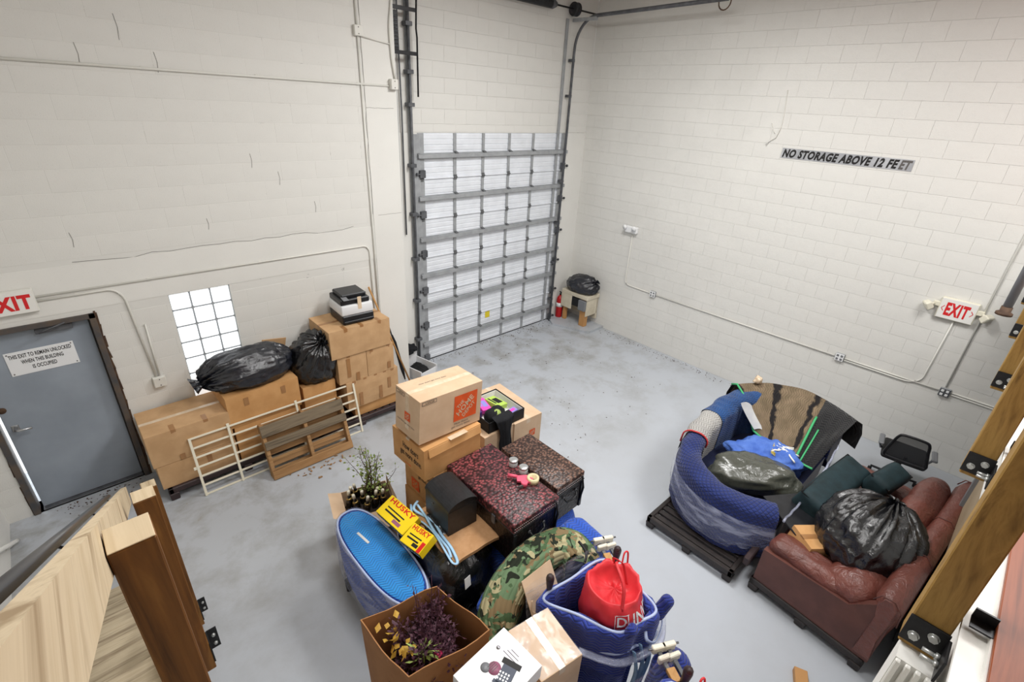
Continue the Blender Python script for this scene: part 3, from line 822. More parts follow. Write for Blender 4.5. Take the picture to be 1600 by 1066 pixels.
hb = thing('wall_handrail', 'white pipe handrail end on the left wall', 'railing', (-9.08, -.85, .0))
part('pipe', MB().tube([(0, .12, .02), (0, 0, .10), (0, -2.6, 1.85)], .02, 10), 'white_paint', hb)
part('bracket', MB().tube([(0, -.1, .16), (-.055, -.1, .12)], .012, 8), 'white_paint', hb)

# ------------------------------------------------------------------ overhead door
gd = thing('overhead_door', 'white ribbed overhead garage door with grey steel struts', 'garage door', (-2.2, 0, 0))
XA, XB = -3.80 + 2.2, -.56 + 2.2; cols = [XA, -3.12 + 2.2, -2.55 + 2.2, -1.98 + 2.2, -1.41 + 2.2, XB]
JZ = [0.01, .63, 1.26, 1.88, 2.50, 3.10, 3.74]; SZ = [.33, 1.05, 1.58, 2.18, 2.81, 3.42]
for k in range(6):
    mb = MB(); z0, z1 = JZ[k], JZ[k + 1] - .004; prof = []; n = 8; h = (z1 - z0) / n
    for i in range(n):
        z = z0 + i * h; prof += [(.0, z), (.0, z + h * .72), (.008, z + h * .80), (.008, z + h * .92)]
    prof += [(0, z1), (.045, z1), (.045, z0)]
    mb.ext(prof, 'x', XA + .02, XB - .02)
    sec = part('door_section', mb, 'door_panel_white', gd)
    if k < 5: part('section_lip', MB().bx(XA + .05, XB - .05, -.022, .0, z1 - .012, z1 + .008, .003), 'door_panel_white', gd)
    for j, x in enumerate(cols):
        w = .055 if 0 < j < 5 else .11; cx = x + (w / 2 if j == 0 else -w / 2 if j == 5 else 0)
        part('stile', MB().bx(cx - w / 2, cx + w / 2, -.016, 0, z0 + .002, z1 - .002, .003), 'galvanized', sec)
        if k < 5:
            hm = MB(); hm.box((cx, -.022, z1), (.06, .01, .075), None, .003); hm.tube([(cx - .034, -.03, z1), (cx + .034, -.03, z1)], .009, 6)
            part('hinge', hm, 'hinge_steel', sec)
for k in range(6):
    z = SZ[k]; t0 = .0
    mb = MB(); mb.ext([(-.016, z - .04), (-.03, z - .04), (-.03, z - .032), (-.075, z - .028), (-.075, z + .028), (-.03, z + .032), (-.03, z + .04), (-.016, z + .04)], 'x', XA - .02, XB + .02)
    stt = part('strut', mb, 'galvanized', gd)
    for x in cols[1:5]:
        part('strut_clip', MB().box((x, -.05, z + .045), (.05, .06, .012), (0.35, 0, 0), .003), 'hinge_steel', stt)
for k in range(6):
    for x, sg in ((XA, -1), (XB, 1)):
        mb = MB(); z = JZ[k] + .07
        mb.box((x - sg * .05, -.045, z), (.10, .05, .11), None, .006); mb.tube([(x - sg * .06, -.06, z), (x + sg * .05, -.06, z)], .008, 6); mb.lathe([(.024, -.01), (.024, .012)], (x + sg * .05, -.06, z), 12, 'x')
        part('roller_bracket', mb, 'galvanized_dark', gd)
part('bottom_seal', MB().bx(XA, XB, -.012, .03, 0, .012), 'black_matte', gd)
part('sticker', MB().bx(-.20, -.09, -.0035, -.0005, .475, .60), 'yellow_sticker', gd, 'yellow warning sticker')

def track(label, x, sg, pts, name='door_track', extra=True):
    o = thing(name, label, 'door track', (x, 0, 0)); mb = MB(); mb.tube(pts, .028, 6, flat=.75); part('track', mb, 'galvanized_dark', o); return o
tl = track('left overhead door track running up beside the column', -3.93, -1, [(0, -.075, 0), (0, -.075, 6.3)])
part('wall_angle', MB().bx(-.02, .16, -.03, -.016, 0, 3.72, .002), 'galvanized', tl)
part('wall_angle', MB().bx(-.02, .03, -.03, -.016, 3.72, 6.3, .002), 'galvanized', tl)
for z in (.5, 1.2, 1.9, 2.6, 3.3, 4.1, 4.5, 5.05): part('track_bracket', MB().box((0, -.06, z), (.1, .1, .05), None, .004), 'galvanized_dark', tl)
pts = [(0, -.11, 0), (0, -.11, 5.0)] + [(0, -.11 - .42 * (1 - cos(a)), 5.05 + .48 * sin(a)) for a in [i * pi / 18 for i in range(1, 10)]] + [(0, -2.72, 5.58)]
tr = track('right overhead door track bending out over the room', -.66, 1, pts)
part('wall_angle', MB().bx(-.16, -.10, -.03, -.016, 0, 5.5, .002), 'galvanized', tr)
for z in (.5, 1.3, 2.1, 2.9, 4.35, 4.9): part('track_bracket', MB().box((.0, -.07, z), (.08, .09, .045), None, .004), 'galvanized_dark', tr)
part('angle_brace', MB().box((0, -.28, 5.49), (.05, .5, .05), None, .004), 'galvanized', tr)
part('stop_loop', MB().tube([(.02, -2.66 + .085 * cos(a), 5.55 + .095 * sin(a)) for a in [i * pi / 8 for i in range(16)]], .009, 6, closed=True), 'rust_edge', tr)
so = thing('torsion_spring', 'black torsion spring shaft and drum above the overhead door', 'spring', (-1.6, -.12, 5.63))
part('shaft', MB().tube([(-1.9, 0, 0), (1.42, 0, 0)], .0135, 10), 'black_matte', so)
hel = [(-.75 + 1.02 * i / 360, .058 * cos(i * 2 * pi / 9), .058 * sin(i * 2 * pi / 9)) for i in range(361)]
part('spring_coil', MB().tube(hel, .0135, 5), 'black_plastic', so)
part('winding_cone', MB().lathe([(.03, 0), (.07, .01), (.07, .05), (.04, .12), (.02, .12)], (.27, 0, 0), 16, 'x'), 'galvanized_dark', so)
part('cable_drum', MB().lathe([(.03, -.05), (.10, -.045), (.10, -.03), (.08, -.02), (.085, .03), (.10, .04), (.10, .05), (.03, .055)], (.86, 0, 0), 24, 'x'), 'black_plastic', so)
part('end_bearing', MB().box((.92, .06, -.01), (.012, .14, .16), None, .004), 'galvanized', so)
op = thing('door_operator', 'black louvred box on the wall beside the left door track', 'motor', (-4.21, -.12, 4.72))
part('housing', MB().bx(-.07, .05, -.10, .1, 0, .43, .006), 'black_plastic', op)
for i in range(9): part('louvre', MB().box((-.01, -.108, .05 + i * .04), (.10, .018, .012), (.5, 0, 0)), 'galvanized_dark', op)
for z in (-.04, .44): part('clamp_strap', MB().bx(-.09, .30, -.12, -.108, z, z + .045, .003), 'black_plastic', op)
ca = thing('electric_cables', 'bundle of dark cables running up the door jamb corner', 'cable', (-4.1, -.1, 0))
for x, y, r, mt in ((-.08, .05, .012, 'galvanized_dark'), (-.03, .06, .009, 'galvanized'), (.04, .06, .011, 'galvanized_dark'), (.27, -.02, .012, 'black_matte')):
    part('cable', MB().tube([(x, y, 2.3 if x < .2 else 4.2), (x + .008, y, 4.0 if x < .2 else 4.9), (x - .004, y, 5.0), (x + (.06 if x > .2 else 0), y, 6.4)], r, 8), mt, ca)

# ------------------------------------------------------------------ conduits, boxes and signs on the walls
def bend(pts, r=.07, n=5):
    P = [Vector(p) for p in pts]; out = [P[0]]
    for a, b, c in zip(P, P[1:], P[2:]):
        u = (a - b).normalized(); v = (c - b).normalized(); rr_ = min(r, (a - b).length * .5, (c - b).length * .5); s_, e_ = b + u * rr_, b + v * rr_
        for i in range(n + 1):
            t = i / n; out.append(s_ * (1 - t) ** 2 + b * 2 * t * (1 - t) + e_ * t * t)
    return out + [P[-1]]
def conduit(label, pts, r=.010, mt='conduit_paint', clips=(), bendr=.09, name='conduit'):
    P = bend(pts, bendr); o0 = P[0].copy(); o = thing(name, label, 'conduit', tuple(o0))
    part('pipe', MB().tube([p - o0 for p in P], r, 10), mt, o)
    for c in clips:
        c = Vector(c) - o0; part('pipe_clip', MB().box(c, (.035, .012, .035), None, .004), mt, o)
    return o
yw = YL - .014
conduit('long white conduit crossing the upper left wall', [(XL + .01, yw, 4.31), (-4.44, yw, 4.305)], .012, clips=[(-7.0, YL - .01, 4.31), (-6.0, YL - .01, 4.31), (-4.85, YL - .01, 4.306)])
conduit('vertical white conduit down the left wall below the small round box', [(-4.815, yw, 6.4), (-4.815, yw, 4.91)], .012)
conduit('white conduit dropping from the small box down behind the broom', [(-4.815, yw, 4.80), (-4.80, yw, 1.2)], .011, clips=[(-4.80, YL - .01, 3.3), (-4.80, YL - .01, 2.2)])
conduit('white cable linking the small box to the column edge', [(-4.76, yw - .005, 4.80), (-4.40, yw - .008, 4.76)], .007)
conduit('wavy white cable hanging down the column edge', [(-4.36, yw - .01, 5.9), (-4.355, yw - .01, 5.2), (-4.40, yw - .01, 4.95), (-4.385, yw - .01, 4.6), (-4.345, yw - .01, 4.37)], .013)
def jbox(label, loc, size=(.09, .05, .10), mt='conduit_paint', round_=False, ax='y', cat='electrical box'):
    o = thing('junction_box', label, cat, loc)
    mb = MB()
    if round_: mb.lathe([(.055, 0), (.055, -.035), (.05, -.04)], (0, 0, 0), 16, 'y')
    else: mb.box((0, -size[1] / 2, 0) if ax == 'y' else (-size[0] / 2, 0, 0), size, None, .005)
    part('box', mb, mt, o)
    c = MB()
    if ax == 'y': c.box((0, -size[1] - .002, 0), (size[0] * .92, .004, size[2] * .92), None, .001)
    else: c.box((-size[0] - .002, 0, 0), (.004, size[1] * .92, size[2] * .92), None, .001)
    if not round_: part('cover', c, mt, o)
    s_ = MB()
    for q in (-1, 1):
        if ax == 'y': s_.lathe([(.006, 0), (.006, -.004)], (0, -size[1] - .003, q * size[2] * .3), 8, 'y')
        else: s_.lathe([(.006, 0), (.006, -.004)], (-size[0] - .003, 0, q * size[2] * .3), 8, 'x')
    part('screws', s_, 'ink_grey', o); return o
jbox('small white box high on the left wall at the vertical conduit', (-4.815, YL - .006, 4.855), (.10, .04, .11))
jbox('white box on the column where the long conduit ends', (-4.385, YL - .008, 4.325), (.10, .06, .12))
conduit('white conduit running above the glass block window to a bend', [(-8.29, yw, 2.335), (-4.93, yw, 2.335), (-4.875, yw, 2.27), (-4.87, yw, 1.3)], .010, clips=[(-7.4, YL - .01, 2.335), (-6.3, YL - .01, 2.335)])
conduit('white conduit from the left exit sign down to the wall outlet', [(-8.29, yw, 2.295), (-7.72, yw, 2.295), (-7.645, yw, 2.2), (-7.585, yw, 1.22)], .011, clips=[(-8.0, YL - .01, 2.295)], bendr=.12)
conduit('short white conduit stub above the wall outlet by the door', [(-7.545, yw, 1.86), (-7.555, yw, 1.22)], .008)
jbox('white wall outlet box between the exit door and the window', (-7.57, YL - .003, 1.16), (.12, .05, .12))

def exit_sign(label, loc, rotz, heads, w=.33, h=.235, arrows=False):
    o = thing('exit_sign', label, 'exit sign', loc, rotz)
    part('housing', MB().box((0, -.033, h / 2), (w, .055, h), None, .008), 'ivory_plastic' if heads else 'conduit_paint', o)
    part('face_plate', MB().box((0, -.062, h / 2), (w - .02, .004, h - .02), None, .001), 'white_paint', o)
    tw = w * (.62 if arrows else .84); th_ = h * .62
    t = text_mb('EXIT', (-tw / 2, -.0645, h * .19), (1, 0, 0), (0, 0, 1), tw, th_, .045)
    part('lettering', t, 'ink_red', o)
    if arrows:
        a = MB()
        for q in (-1, 1):
            x = q * w * .42; z = h / 2; b_ = .02
            for k in (-1, 1):
                p0 = Vector((x, -.0655, z)); p1 = Vector((x - q * .026, -.0655, z + k * .034)); d_ = Vector((0, 0, .011))
                a.quad(p0 - d_ * .6, p0 + d_ * .6, p1 + d_ * .6, p1 - d_ * .6)
        part('arrows', a, 'ink_red', o)
    if heads:
        for q in (-1, 1):
            l = part('lamp_arm', MB().box((q * (w / 2 + .03), -.035, h * .62), (.07, .045, .06), None, .006).tube([(q * (w / 2 + .05), -.05, h * .6), (q * (w / 2 + .085), -.075, h * .55)], .018, 8), 'ivory_plastic', o)
            R = Vector((q * .75, -.35, -.55)).to_track_quat('Z', 'Y').to_matrix()
            b = MB(); b.box((q * (w / 2 + .10), -.085, h * .5), (.115, .09, .075), R, .012, taper=(1.15, 1.15))
            hd = part('lamp_head', b, 'ivory_plastic', l)
    return o
exit_sign('red and white exit sign above the grey door', (-8.475, YL, 2.205), 0, False, .37, .225)
exit_sign('exit sign with two emergency lamp heads on the right wall', (0, -6.235, 2.025), -pi / 2, True, .37, .27, True)
el = thing('emergency_light', 'white two-lamp emergency light high on the right wall', 'emergency light', (0, -1.40, 2.12), -pi / 2)
part('housing', MB().box((0, -.045, .05), (.26, .08, .12), None, .012), 'white_plastic', el)
for q in (-1, 1): part('lamp_head', MB().lathe([(.03, 0), (.045, .03), (.045, .05), (.0, .052)], (q * .09, -.10, .10), 14, R=Vector((q * .3, -.8, -.2)).to_track_quat('Z', 'Y').to_matrix()), 'white_plastic', el)
xw = -.016
conduit('white conduit from the emergency light down and along the right wall', [(xw, -1.42, 2.06), (xw, -1.42, 1.14), (xw, -1.50, 1.095), (xw, -2.02, 1.085)], .010, bendr=.1)
conduit('long white conduit between two outlets on the right wall', [(xw, -2.12, 1.08), (xw, -5.19, 1.08)], .010)
conduit('white conduit from the second outlet toward the timber posts', [(xw, -5.31, 1.085), (xw, -6.42, 1.09)], .010)
conduit('white conduit rising to the exit sign on the right wall', [(xw, -5.31, 1.055), (xw, -6.10, 1.06), (xw, -6.22, 1.14), (xw, -6.25, 2.03)], .010, bendr=.14)
conduit('white conduit rising steeply beside the right exit sign', [(xw, -6.475, 1.16), (xw, -6.49, 5.9)], .010)
conduit('upper of the paired conduits low on the right wall by the posts', [(xw, -6.55, 1.105), (xw, -7.6, 1.105)], .010)
conduit('lower of the paired conduits low on the right wall by the posts', [(xw, -6.55, 1.075), (xw, -7.6, 1.075)], .008)
for lb, y in (('small outlet box on the right wall below the emergency light', -2.07), ('outlet box on the right wall midway along the conduit', -5.25), ('grey outlet box on the right wall under the exit sign', -6.485)):
    o = thing('wall_outlet', lb, 'outlet', (0, y, 1.085), -pi / 2)
    part('box', MB().box((0, -.02, 0), (.115, .04, .115), None, .005), 'galvanized', o)
    part('cover', MB().box((0, -.042, 0), (.108, .005, .108), None, .001), 'white_plastic' if y > -6 else 'galvanized_dark', o)
    r_ = MB()
    for x in (-.026, .026):
        for z in (-.026, .026): r_.box((x, -.046, z), (.03, .004, .033), None, .002)
    part('sockets', r_, 'grey_plastic' if y > -6 else 'white_plastic', o)
sg = thing('storage_sign', 'grey and black no storage sign band high on the right wall', 'sign', (0, -4.45, 3.68), -pi / 2)
part('sign_band', MB().bx(-.785, .785, -.007, -.004, 0, .135), 'sign_silver', sg)
part('lettering', text_mb('NO STORAGE ABOVE 12 FE', (-.77, -.008, .012), (1, 0, 0), (0, 0, 1), 1.405, .112, .05, .25), 'ink_black', sg)
part('worn_lettering', text_mb('ET', (.642, -.008, .012), (1, 0, 0), (0, 0, 1), .13, .112, .05, .25), 'ink_grey', sg, 'glossy greyed letters')  # shine on the last letters painted as grey ink
conduit('painted-over loose wire stub on the right wall above the sign', [(-.006, -3.52, 4.55), (-.006, -3.57, 4.1), (-.02, -3.53, 3.93), (-.03, -3.46, 3.90), (-.03, -3.42, 3.83)], .006, bendr=.1, name='loose_wire')
conduit('short loose wire stub beside the painted-over one', [(-.006, -3.42, 4.12), (-.03, -3.46, 4.05), (-.01, -3.5, 3.99)], .005, bendr=.05, name='loose_wire')

# ------------------------------------------------------------------ far corner
cb = struct('trim_3', MB().ext([(0, 0), (0, -1.05), (-.5, -1.06), (-.78, -.30), (-.60, 0)], 'z', .0, .05), 'floor_paint')
fe = thing('fire_extinguisher', 'red fire extinguisher standing in the far corner', 'fire extinguisher', (-.40, -.13, .05))
part('cylinder', MB().lathe([(.0, 0), (.068, .0), (.072, .02), (.072, .40), (.06, .45), (.03, .475), (.022, .50), (0, .50)], (0, 0, 0), 20), 'extinguisher_red', fe)
part('label', MB().lathe([(.0725, .24), (.0725, .33)], (0, 0, 0), 20), 'sign_white', fe)
part('valve', MB().lathe([(.02, .50), (.02, .54)], (0, 0, 0), 10).box((0, -.03, .555), (.02, .12, .02), (.25, 0, 0), .003), 'black_matte', fe)
part('hose', MB().tube([(.02, 0, .53), (.08, -.02, .5), (.09, -.02, .3), (.085, -.02, .12)], .009, 6), 'black_matte', fe)
wb = thing('work_stand', 'beige pedestal stand under a dark bag in the far corner', 'stand', (-.24, -.56, .05))
part('tabletop', MB().bx(-.21, .20, -.33, .36, .60, .68, .008), 'bench_beige', wb)
part('side_panel', MB().bx(-.21, -.19, .08, .36, .30, .60, .004), 'bench_beige', wb)
part('back_panel', MB().bx(.16, .20, -.31, .34, .12, .60, .004), 'bench_beige', wb)
part('front_panel', MB().box((.0, -.30, .42), (.36, .02, .36), (0, 0, 0), .004), 'bench_beige', wb)
part('leg', MB().bx(-.17, -.06, -.28, -.14, 0, .60, .006), 'tan_wood', wb)
part('leg', MB().bx(-.17, -.10, .24, .32, 0, .60, .006), 'tan_wood', wb)
part('switch_box', MB().bx(-.235, -.17, -.30, -.12, .36, .58, .01), 'grey_plastic', wb)
part('dark_drawer', MB().bx(-.205, -.12, -.10, .07, .40, .58, .004), 'black_matte', wb)
bg = trash_bag((.24, .36, .22), 31, (.3, -.8, .6), 15, .1, 56, 36, .09, -.55); solo('dark_bag', bg, 'bag_navy', 'dark crumpled bag lying on the beige stand in the corner', 'bag', (-.24, -.56, .73 + .125))

# ------------------------------------------------------------------ cartons along the left wall
def plastic_pallet(label, loc, w, d, mat='pallet_brown', h=.15, rot=0, nx=9):
    o = thing('plastic_pallet', label, 'pallet', loc, rot)
    mb = MB(); mb.bx(-w / 2, w / 2, -d / 2, -d / 2 + .05, h - .07, h, .008); mb.bx(-w / 2, w / 2, d / 2 - .05, d / 2, h - .07, h, .008)
    mb.bx(-w / 2, -w / 2 + .05, -d / 2, d / 2, h - .07, h, .008); mb.bx(w / 2 - .05, w / 2, -d / 2, d / 2, h - .07, h, .008)
    part('rim', mb, mat, o)
    for i in range(nx):
        x = -w / 2 + .05 + (w - .1) * (i + .5) / nx; part('deck_slat', MB().bx(x - (w - .1) / nx * .33, x + (w - .1) / nx * .33, -d / 2 + .05, d / 2 - .05, h - .04, h - .008, .004), mat, o)
    for x in (-1, 0, 1):
        for y in (-1, 0, 1):
            part('foot', MB().box((x * (w / 2 - .045), y * (d / 2 - .045), (h - .07) / 2), (.085, .085, h - .07), None, .008, taper=(1.15, 1.15)), mat, o)
    return o
plastic_pallet('dark brown plastic pallet under the cartons beside the exit door', (-7.02, -.735, 0), 1.62, .66, 'pallet_brown', .165, nx=14)
plastic_pallet('dark brown plastic pallet under the tall carton stack by the broom', (-5.52, -.745, 0), 1.22, .68, 'pallet_brown', .14, nx=10)
carton('flattened lower carton under the big taped box beside the exit door', (-7.475, -.735, .165), (.78, .58, .30), 0, 'cardboard', tops=False, low=((.1, .2, .16),))
carton('big taped carton beside the exit door, clear tape across its top', (-7.49, -.735, .466), (.80, .58, .40), 0, 'cardboard', front=(-.14, .17), top_tape='clear_tape', low=((-.12, .04, .07),))
carton('lower carton behind the white slatted rail, under the long black bag', (-6.685, -.735, .165), (.76, .56, .46), 0, 'cardboard_orange', tops=False)
carton('tall carton carrying the long black garbage bag', (-6.69, -.735, .626), (.82, .56, .40), .02, 'cardboard_orange', low=((-.2, .3, .1), (.22, .3, .1)))
solo('cardboard_flap', MB().box((0, 0, 0), (.30, .012, .34), (.12, .2, .1), .002), 'cardboard', 'loose cardboard flap standing behind the long black garbage bag', 'cardboard', (-6.36, -.50, 1.21))
carton('orange carton behind the wooden pallet under the round black bag', (-6.02, -.735, .16), (.42, .5, .66), 0, 'cardboard_orange', tops=True)
solo('garbage_bag', moved(trash_bag((.50, .28, .25), 4, (-1, 0, -.15), 13, .20, 80, 48, .10, -.72)), 'bag_navy', 'long black garbage bag lying on the tall carton under the window', 'garbage bag', (-6.72, -.76, 1.21))
solo('garbage_bag', trash_bag((.31, .27, .37), 9, (.15, -.5, .6), 15, .16, 72, 44, .11, -.8), 'bag_black', 'round black garbage bag between the long bag and the taped stack', 'garbage bag', (-5.97, -.80, 1.10))
# tall stack on the right
carton('crushed bottom carton with open flap in the tall taped stack', (-5.26, -.72, .14), (.66, .58, .17), 0, 'cardboard_orange', tops=False)
carton('heavily taped bulging carton, second from bottom in the tall stack', (-5.31, -.75, .312), (.78, .60, .42), .02, 'cardboard', front=(-.28, -.12, .04, .18, .30), bulge=.012, low=((-.2, .12, .2), (.1, .12, .2), (.24, .22, .16)))
carton('left small carton in the middle of the tall stack', (-5.575, -.76, .734), (.40, .58, .40), 0, 'cardboard', front=(-.05,), low=((-.06, .22, .28), (.06, .06, .12)))
carton('right small carton in the middle of the tall stack', (-5.168, -.76, .734), (.40, .58, .40), 0, 'cardboard', front=(-.13, .12), low=((.12, .08, .1),))
carton('wide top carton of the tall stack carrying the printer', (-5.43, -.77, 1.136), (.84, .60, .385), 0, 'cardboard', front=(-.20, .02, .27))
pr = thing('printer', 'black and white printer on top of the tall carton stack', 'printer', (-5.385, -.77, 1.524), RAD(-3))
part('paper_tray', MB().box((0, 0, .06), (.42, .43, .118), None, .012).bx(-.20, .20, -.235, -.20, .02, .05, .004), 'black_plastic', pr)
part('body', MB().box((0, .005, .185), (.43, .43, .13), None, (.014, 2), taper=(.97, .97)), 'bin_white', pr)
part('scanner', MB().box((-.01, .015, .285), (.385, .38, .075), None, .012), 'black_plastic', pr)
part('scanner_lid', MB().box((.0, .035, .345), (.33, .31, .05), None, .012), 'black_plastic', pr)
part('tape', MB().box((.03, -.205, .25), (.05, .004, .2)), 'clear_tape', pr)
part('control_panel', MB().box((-.14, -.16, .335), (.07, .10, .008), (.15, 0, 0), .002), 'grey_plastic', pr)
bm_ = thing('broom', 'broom with a wooden handle leaning beside the tall stack', 'broom', (-4.46, -.55, 0))
part('handle', MB().tube([(0, -.05, .12), (-.50, .10, 1.76)], .0135, 10), 'handle_wood', bm_)
part('head', MB().box((.02, -.06, .09), (.28, .05, .06), (0, .1, .1), .01), 'handle_wood', bm_)
part('bristles', MB().box((.03, -.065, .035), (.30, .06, .07), (0, 0, .1), .006), 'black_matte', bm_)
um = thing('umbrella', 'closed black umbrella leaning on the wall by the broom', 'umbrella', (-4.56, -.50, 0))
part('canopy', MB().tube([(.03, -.08, .16), (0, -.06, .35), (-.06, .02, .80), (-.08, .05, .92)], [.01, .03, .028, .012], 8), 'black_cloth', um)
part('handle', MB().tube([(-.08, .05, .9), (-.115, .09, 1.10)], .011, 8), 'black_plastic', um)
part('tip', MB().tube([(.03, -.08, .17), (.05, -.10, .02)], .005, 6), 'steel_bright', um)
lb = thing('litter_box', 'white open bin with black lining on the floor by the column', 'bin', (-4.12, -.34, 0), RAD(12))
part('tub', MB().ext([(-.17, 0), (.17, 0), (.19, .20), (.17, .20), (.15, .02), (-.15, .02), (-.17, .20), (-.19, .20)], 'y', -.24, .24).bx(-.17, .17, -.24, -.22, 0, .16).bx(-.18, .18, .22, .24, 0, .32), 'bin_white', lb)
part('liner', moved(blob((.145, .20, .10), 3, .2, 3, .1, 8, 20, 14, -.5), (0, 0, .07)), 'black_matte', lb)
solo('cloth_heap', blob((.13, .10, .09), 8, .25, 3, .15, 7, 24, 16, -.6), 'black_cloth', 'small black cloth heap behind the white bin by the column', 'cloth', (-4.15, -.10, .385))
# white slatted rail
sl = thing('slatted_rail', 'white metal slatted bed rail leaning on the cartons', 'bed rail', (-6.56, -1.19, 0), (RAD(-12), 0, 0))
W_, H_ = 1.94, .72
for k in range(7):
    z = .012 + (H_ - .024) * k / 6; part('slat', MB().bx(-W_ / 2, W_ / 2, -.009, .009, z - .010, z + .010, .002), 'cream_paint', sl)
for x in (-W_ / 2 + .012, -W_ / 2 + .40, .20, W_ / 2 - .012): part('upright', MB().bx(x - .013, x + .013, -.022, -.009, 0, H_, .002), 'cream_paint', sl)
for x, z in ((-W_ / 2 - .015, .36), (-W_ / 2 + .40, H_ + .012), (.2, H_ + .012)): part('bracket', MB().box((x, -.012, z), (.03, .012, .035), None, .003), 'cream_paint', sl)
# wooden pallet leaning on it
wp = thing('wooden_pallet', 'weathered wooden pallet leaning against the white slatted rail', 'pallet', (-6.355, -1.42, 0), (RAD(-17), 0, 0))
W_, H_ = 1.00, .70
for x in (-W_ / 2 + .02, 0.0, W_ / 2 - .02): part('stringer', MB().bx(x - .02, x + .02, -.012, .075, .0, H_, .003), 'pallet_plank', wp)
rr = random.Random(12)
for k, (z, h, mt) in enumerate(((.055, .10, 'pallet_plank'), (.44, .10, 'pallet_plank_grey'), (.62, .14, 'pallet_plank_grey'))):
    part('plank', MB().box((rr.uniform(-.006, .006), -.022, z), (W_, .018, h), (0, rr.uniform(-.012, .012), 0), .003), mt, wp)
for k, (z, h) in enumerate(((.05, .1), (.185, .1), (.33, .1), (.48, .1), (.63, .1))):
    part('plank', MB().box((rr.uniform(-.006, .006), .084, z), (W_, .016, h), (0, rr.uniform(-.01, .01), 0), .003), 'pallet_plank', wp)
# crumbs on the floor
rr = random.Random(2); mb = MB()
for i in range(26): mb.box((-6.3 + rr.gauss(0, .22), -1.56 + rr.gauss(0, .05), .006), (rr.uniform(.01, .05), rr.uniform(.01, .035), .008), (rr.random(), rr.random(), rr.random() * 3))
solo('wood_splinters', mb, 'pallet_plank', 'wood splinters on the floor in front of the wooden pallet', 'debris', kind='stuff')
mb = MB()
for i in range(420):
    q = rr.random()
    if q < .3: x, y = rr.uniform(-3.8, -.6), -.05 - abs(rr.gauss(0, .12))
    elif q < .6: x, y = -.05 - abs(rr.gauss(0, .10)), rr.uniform(-4.2, -1.1)
    elif q < .75: x, y = rr.uniform(-8.8, -8), -.42 - abs(rr.gauss(0, .09))
    else: x, y = -rr.uniform(1, 4.2), -rr.uniform(.3, 3.6)
    k = rr.uniform(.004, .016); mb.box((x, y, .003), (k, k * rr.uniform(.5, 1.6), .005), (rr.random(), rr.random(), rr.random() * 3))
solo('floor_grit', mb, 'rust_edge', 'dark grit scattered on the floor along the walls', 'debris', kind='stuff')

# ------------------------------------------------------------------ boxes of the centre pile
def logo(o, org, xd, yd, w, mat='cardboard_pale', small=False):
    """orange square with a slanted stencil of three words"""
    org = Vector(org); xd = Vector(xd).normalized(); yd = Vector(yd).normalized(); n_ = xd.cross(yd)
    sq = part('logo_square', rect_mb(org, xd, yd, w, w, .0012), 'ink_orange', o)
    t = MB(); c = cos(RAD(41)); s_ = sin(RAD(41)); a = xd * c + yd * s_; b = -xd * s_ + yd * c
    ctr = org + xd * w / 2 + yd * w / 2
    for txt, ou, ov, tw, hh in (('THE', -.26, .19, .34, .13), ('HOME', -.43, -.07, .86, .22), ('DEPOT', -.33, -.29, .66, .16)):
        text_mb(txt, ctr + a * ou * w + b * ov * w, a, b, tw * w, hh * w, .03, 0, .0022, t)
    part('logo_lettering', t, mat, sq)
plastic_pallet('black plastic pallet under the moving box tower', (-5.80, -3.36, 0), .72, .55, 'pallet_black', .15, nx=6)
carton('bottom moving box of the tower, sunk among the pile', (-5.77, -3.36, .152), (.62, .46, .54), 0, 'cardboard_orange', tops=False)
b3 = carton('third box down in the tower, printed side half hidden by the shrub', (-5.76, -3.36, .694), (.60, .48, .40), RAD(1), 'cardboard_orange')
b2 = carton('orange moving box with a sunken front flap under the top box', (-5.83, -3.345, 1.096), (.65, .51, .335), RAD(1), 'cardboard_orange', top_tape='clear_tape')
part('front_flap', MB().box((.02, -.262, .285), (.60, .012, .085), (-.25, 0, 0), .004), 'cardboard_orange', b2)
part('flap_tape', MB().box((.05, -.25, .337), (.20, .06, .003), (-.08, 0, 0)), 'clear_tape', b2)
logo(b2, (-.3265, .06, .03), (0, -1, 0), (0, 0, 1), .10, 'cardboard_orange')
part('print', text_mb('How doers\nget more done.', (-.3335, .12, .10), (0, -1, 0), (0, 0, 1), .34, .17, .01), 'ink_black', b2)
logo(b3, (-.3085, .12, .05), (0, -1, 0), (0, 0, 1), .13, 'cardboard_orange')
part('print', text_mb('How doers\nget more done.', (-.3085, -.0, .22), (0, -1, 0), (0, 0, 1), .22, .12, .01), 'ink_black', b3)
b1 = carton('pale large moving box on top of the tower, big orange logo', (-5.825, -3.365, 1.468), (.69, .375, .43), 0, 'cardboard_pale', top_tape='clear_tape', bulge=.004)
b1.rotation_euler = (0, RAD(3.5), RAD(1)); b1.location.z = 1.436 + .345 * sin(RAD(3.5)) + .002
logo(b1, (.02, -.1925, .10), (1, 0, 0), (0, 0, 1), .265, 'cardboard_pale')
logo(b1, (-.3495, .035, .16), (0, -1, 0), (0, 0, 1), .085, 'cardboard_pale')
for org, xd in (((-.325, -.1895, .385), (1, 0, 0)), ((-.3465, .175, .375), (0, -1, 0))):
    w_ = .15 if xd[0] else .13
    lbp = part('size_label', rect_mb(org, xd, (0, 0, 1), w_, .036), 'ink_grey', b1)
    part('size_label_inner', rect_mb(Vector(org) + Vector(xd) * .005 + Vector((0, 0, .005)), xd, (0, 0, 1), w_ - .01, .026, .0014), 'cardboard_pale', lbp)
    part('lettering', text_mb('LARGE', Vector(org) + Vector(xd) * .035 + Vector((0, 0, .010)), xd, (0, 0, 1), w_ - .06, .017, .01, lift=.002), 'ink_black', lbp)
